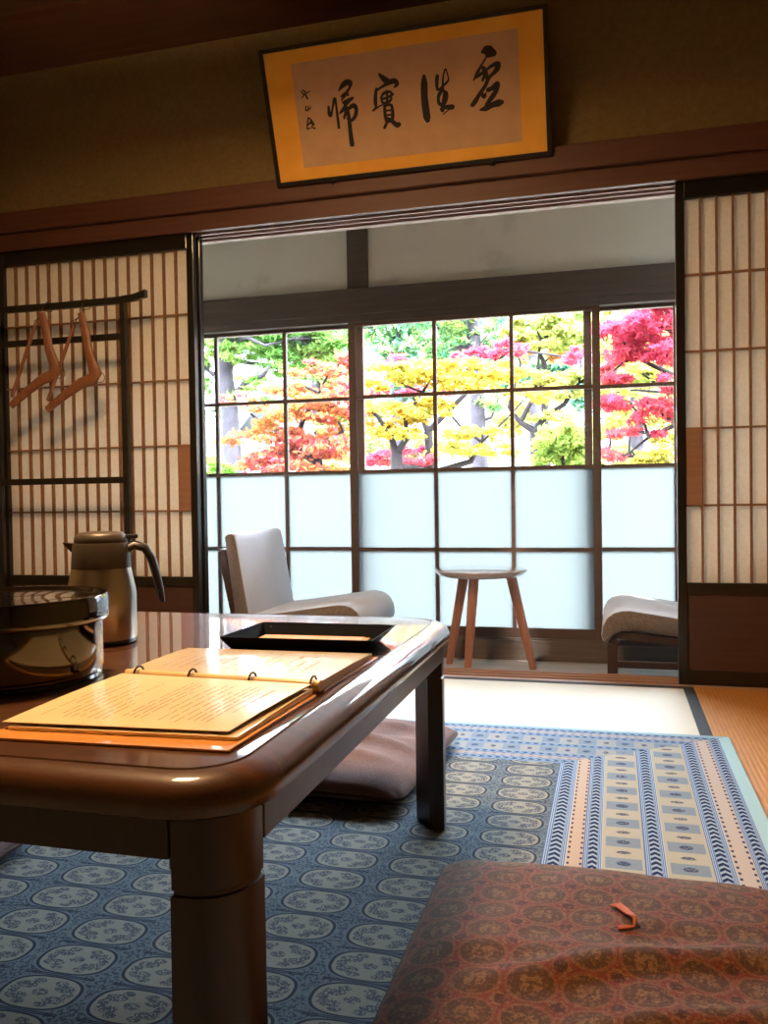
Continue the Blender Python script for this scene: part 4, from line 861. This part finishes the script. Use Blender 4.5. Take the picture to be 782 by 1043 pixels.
# ------------------------------------------------------------------ garden
GZ = -.55
o = MB().box(-40, 30, WY+.15, 45, GZ-.2, GZ).build('garden_ground', MAT['gravel']); struct(o, 'pale gravel garden ground outside the glass doors', 'ground')
LN = {'pine': (17000, .08), 'orange': (10000, .058), 'yellow': (10000, .064), 'crimson': (4000, .065), 'cedar': (5000, .11), 'backA': (9000, .14), 'backB': (8000, .13), 'lime': (11000, .075), 'amber': (3000, .08), 'red': (5000, .08), 'gold': (7000, .07), 'shrub': (5000, .06), 'bushL': (1200, .05), 'pale': (15000, .12), 'glow': (15000, .11)}
TL = {'pine': ('pine_tree', 'green pine tree with a straight grey trunk at the left of the garden', 'tree'),
 'orange': ('maple_tree', 'orange and red maple tree seen through the left glass door', 'tree'),
 'yellow': ('maple_tree', 'bright yellow maple tree seen through the middle glass door', 'tree'),
 'crimson': ('maple_tree', 'crimson maple with thin sprays showing between the yellow foliage', 'tree'),
 'cedar': ('cedar_tree', 'tall cedar tree with thick grey trunk behind the yellow maple', 'tree'),
 'backA': ('broadleaf_tree', 'far green tree at the upper left of the middle glass door', 'tree'),
 'backB': ('broadleaf_tree', 'far teal-green tree behind the cedar trunk', 'tree'),
 'lime': ('maple_tree', 'yellow-green tree with bare dark branches right of the cedar', 'tree'),
 'amber': ('maple_tree', 'pale orange tree behind the yellow-green one', 'tree'),
 'red': ('maple_tree', 'scarlet maple close to the right glass door', 'tree'),
 'gold': ('maple_tree', 'golden yellow tree behind the scarlet maple', 'tree'),
 'pale': ('broadleaf_tree', 'pale yellow-green tree far behind the orange maple and pine', 'tree'),
 'glow': ('broadleaf_tree', 'light yellow tree far behind the scarlet maple at the right', 'tree'),
 'shrub': ('round_shrub', 'round light green shrub low in the garden right of middle', 'shrub'),
 'bushL': ('round_shrub', 'small bright green shrub beside the pine trunk', 'shrub')}
def leaf_mesh(n, size, clusters, rnd, star, needle):
    k = MB(); wts = [c[3]*c[4] for c in clusters]; tot = sum(wts)
    for c, w in zip(clusters, wts):
        nn = int(n*w/tot)+1; ns = max(3, min(12, nn//40)); subs = []
        for q in range(ns):     # each spray is made of smaller flat sprays
            a = Vector((rnd.uniform(-1, 1), rnd.uniform(-1, 1), rnd.uniform(-1, 1)))
            subs.append((a, rnd.uniform(.22, .5)))
        for q in range(nn):
            sa, sr = rnd.choice(subs)
            a = Vector((sa.x+rnd.gauss(0, .5)*sr, sa.y+rnd.gauss(0, .5)*sr, sa.z*.9+rnd.gauss(0, .45)*sr))
            p_ = Vector((c[0]+a.x*c[3]*1.05, c[1]+a.y*max(c[3], .3)*.9, c[2]+a.z*c[4]*1.1-.15*c[4]*a.x*a.x))
            s_ = size*rnd.uniform(.6, 1.25)
            nz = Vector((rnd.gauss(0, .55), rnd.gauss(-.25, .55), rnd.gauss(.55, .4))).normalized()
            u = nz.orthogonal().normalized(); u = Matrix.Rotation(rnd.uniform(0, 6.28), 3, nz) @ u; v = nz.cross(u)
            if star:
                pr = (.5, .17)
                k.add([p_+(u*math.cos(PI*i/5)+v*math.sin(PI*i/5))*s_*pr[i % 2]*(1.25 if i in (0, 2, 8) else .85) for i in range(10)], [tuple(range(10))])
            elif needle:
                k.add([p_-u*s_*.55, p_+v*s_*.12, p_+u*s_*.55, p_-v*s_*.12], [(0, 1, 2, 3)])
            else:
                k.add([p_-u*s_*.5, p_+v*s_*.28-u*s_*.05, p_+u*s_*.5, p_-v*s_*.28-u*s_*.05], [(0, 1, 2, 3)])
    return k
for key, tr in TREES.items():
    nm, lab, cat = TL[key]; rnd = random.Random(hash(key) % 1000 if False else sum(map(ord, key)))
    base = (tr['tr'] or tr['br'])[0][0]
    r = empty(nm, lab, cat, (base[0], base[1], GZ))
    bark = MAT['bark'] if key in ('pine', 'cedar', 'backA', 'backB', 'pale', 'glow') else MAT['bark_dark']
    k = MB()
    for t in (tr['tr'] or tr['br']):
        pts = [Vector(q[:3]) for q in t]; rad = [q[3] for q in t]
        if pts[0].z > GZ: pts[0].z = GZ
        else:
            f_ = (GZ-pts[0].z)/(pts[1].z-pts[0].z); pts[0] = pts[0].lerp(pts[1], max(0, f_))
        k.tube(pts, rad, 10, flat_dir=(0, 1, 0))
    k.build('trunk', bark, r, smooth=60)
    if tr['tr']:
        for t in tr['br']:
            MB().tube([q[:3] for q in t], [q[3] for q in t], 7).build('branch', bark, r, smooth=60)
        tips = [Vector(q[:3]) for t in tr['br']+tr['tr'] for q in t]   # twigs reaching into each leaf spray
        for c in tr['cl']:
            cc = Vector(c[:3]); near = min(tips, key=lambda q: (q-cc).length+max(0, q.z-cc.z)*.5)
            mid = near.lerp(cc, .5)+Vector((rnd.uniform(-.05, .05), rnd.uniform(-.1, .1), rnd.uniform(-.03, .06)))
            MB().tube([near, mid, cc, cc+Vector((rnd.uniform(-.5, .5)*c[3], 0, .2*c[4]))], [.013, .010, .006, .003], 5).build('branch', bark, r)
    n, sz = LN[key]
    leaf_mesh(n, sz, tr['cl'], rnd, key in ('red',), key in ('pine', 'cedar')).build('foliage', LEAF[key], r, recalc=False)
# low clipped hedge behind the frosted glass, one neighbouring house, garden wall
HB = (-7.6, 12.0)
h = empty('house', 'pale blue-grey neighbouring house beyond the pine trunk at far left', 'house', (HB[0], 13.0, GZ))
MB().box(-9.5, -5.75, 12.0, 15.0, GZ, 1.70).build('walls', MAT['ewall'], h)
MB().prism([(11.6, 1.58), (13.5, 2.75), (15.4, 1.58), (15.4, 1.70), (13.5, 2.90), (11.6, 1.70)], -9.8, -5.45, 'x').build('roof', MAT['roof'], h)
MB().box(-9.2, -5.9, 11.96, 12.0, .95, 1.05).build('wall_band', MAT['bark'], h)
g = empty('garden_wall', 'low pale garden wall with a terracotta cap at the far right', 'wall', (1.5, 14, GZ))
MB().box(-1.3, 6, 13.9, 14.1, GZ, 1.02).build('wall_body', MAT['ewall'], g)
MB().prism([(13.8, 1.02), (14.2, 1.02), (14.2, 1.07), (14.0, 1.2), (13.8, 1.07)], -1.4, 6.1, 'x').build('wall_cap', MAT['tilecap'], g)
# eaves over the glass doors
k = MB().prism([(D+.1, 2.62), (WY+1.0, 2.30), (WY+1.0, 2.38), (D+.1, 2.75)], XL-.4, XR+.6, 'x')
struct(k.build('roof_eaves', MAT['roof']), 'tiled eaves over the sunroom', 'roof')
k = MB().prism([(YB-.4, 2.62), (.9, 3.3), (D+.1, 2.62), (D+.1, 2.72), (.9, 3.42), (YB-.4, 2.72)], XL-.4, XR+.6, 'x')
struct(k.build('roof_main', MAT['roof']), 'tiled main roof over the room', 'roof')

# ------------------------------------------------------------------ light
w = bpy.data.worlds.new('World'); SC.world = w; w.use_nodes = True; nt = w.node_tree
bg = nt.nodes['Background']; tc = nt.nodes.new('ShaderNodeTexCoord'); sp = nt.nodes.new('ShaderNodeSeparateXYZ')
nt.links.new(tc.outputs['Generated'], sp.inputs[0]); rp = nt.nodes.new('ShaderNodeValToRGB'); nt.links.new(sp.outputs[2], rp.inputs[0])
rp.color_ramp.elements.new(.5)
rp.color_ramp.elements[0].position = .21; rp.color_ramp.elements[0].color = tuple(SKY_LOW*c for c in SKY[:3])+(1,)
rp.color_ramp.elements[1].position = .40; rp.color_ramp.elements[1].color = SKY  # overhead sky raised far above the visible band to light the room
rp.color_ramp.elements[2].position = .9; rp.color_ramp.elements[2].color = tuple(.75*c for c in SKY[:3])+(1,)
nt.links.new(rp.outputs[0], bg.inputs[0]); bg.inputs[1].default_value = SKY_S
sl = bpy.data.lights.new('sun', 'SUN'); sl.energy = SUN; sl.angle = .02; sl.color = (1, .95, .86)
so = bpy.data.objects.new('sun', sl); C.objects.link(so); so.rotation_euler = Vector(SUN_DIR).to_track_quat('-Z', 'Y').to_euler(); so.location = (6, -4, 12)

# ------------------------------------------------------------------ camera
cam = bpy.data.cameras.new('camera'); co = bpy.data.objects.new('camera', cam); C.objects.link(co)
cam.sensor_fit = 'HORIZONTAL'; cam.sensor_width = 36; cam.lens = 863.18/782*36; cam.clip_start = .02; cam.clip_end = 200
yw, pt_, rl = .26473, -.019892, .015212
fw = Vector((-math.sin(yw)*math.cos(pt_), math.cos(yw)*math.cos(pt_), math.sin(pt_)))
rt = Vector((math.cos(yw), math.sin(yw), 0)); dn = fw.cross(rt)
r2 = rt*math.cos(rl)+dn*math.sin(rl); d2 = dn*math.cos(rl)-rt*math.sin(rl)
mt = Matrix((r2, -d2, -fw)).transposed().to_4x4(); mt.translation = (0, 0, .6855); co.matrix_world = mt
SC.camera = co
SC.view_settings.view_transform = 'Standard'; SC.view_settings.look = 'None'; SC.view_settings.gamma = 1
SC.view_settings.use_curve_mapping = False; SC.view_settings.exposure = EXPO
SC.cycles.max_bounces = 10; SC.cycles.diffuse_bounces = 6; SC.cycles.transparent_max_bounces = 16; SC.cycles.transmission_bounces = 8
SC.cycles.sample_clamp_indirect = 8
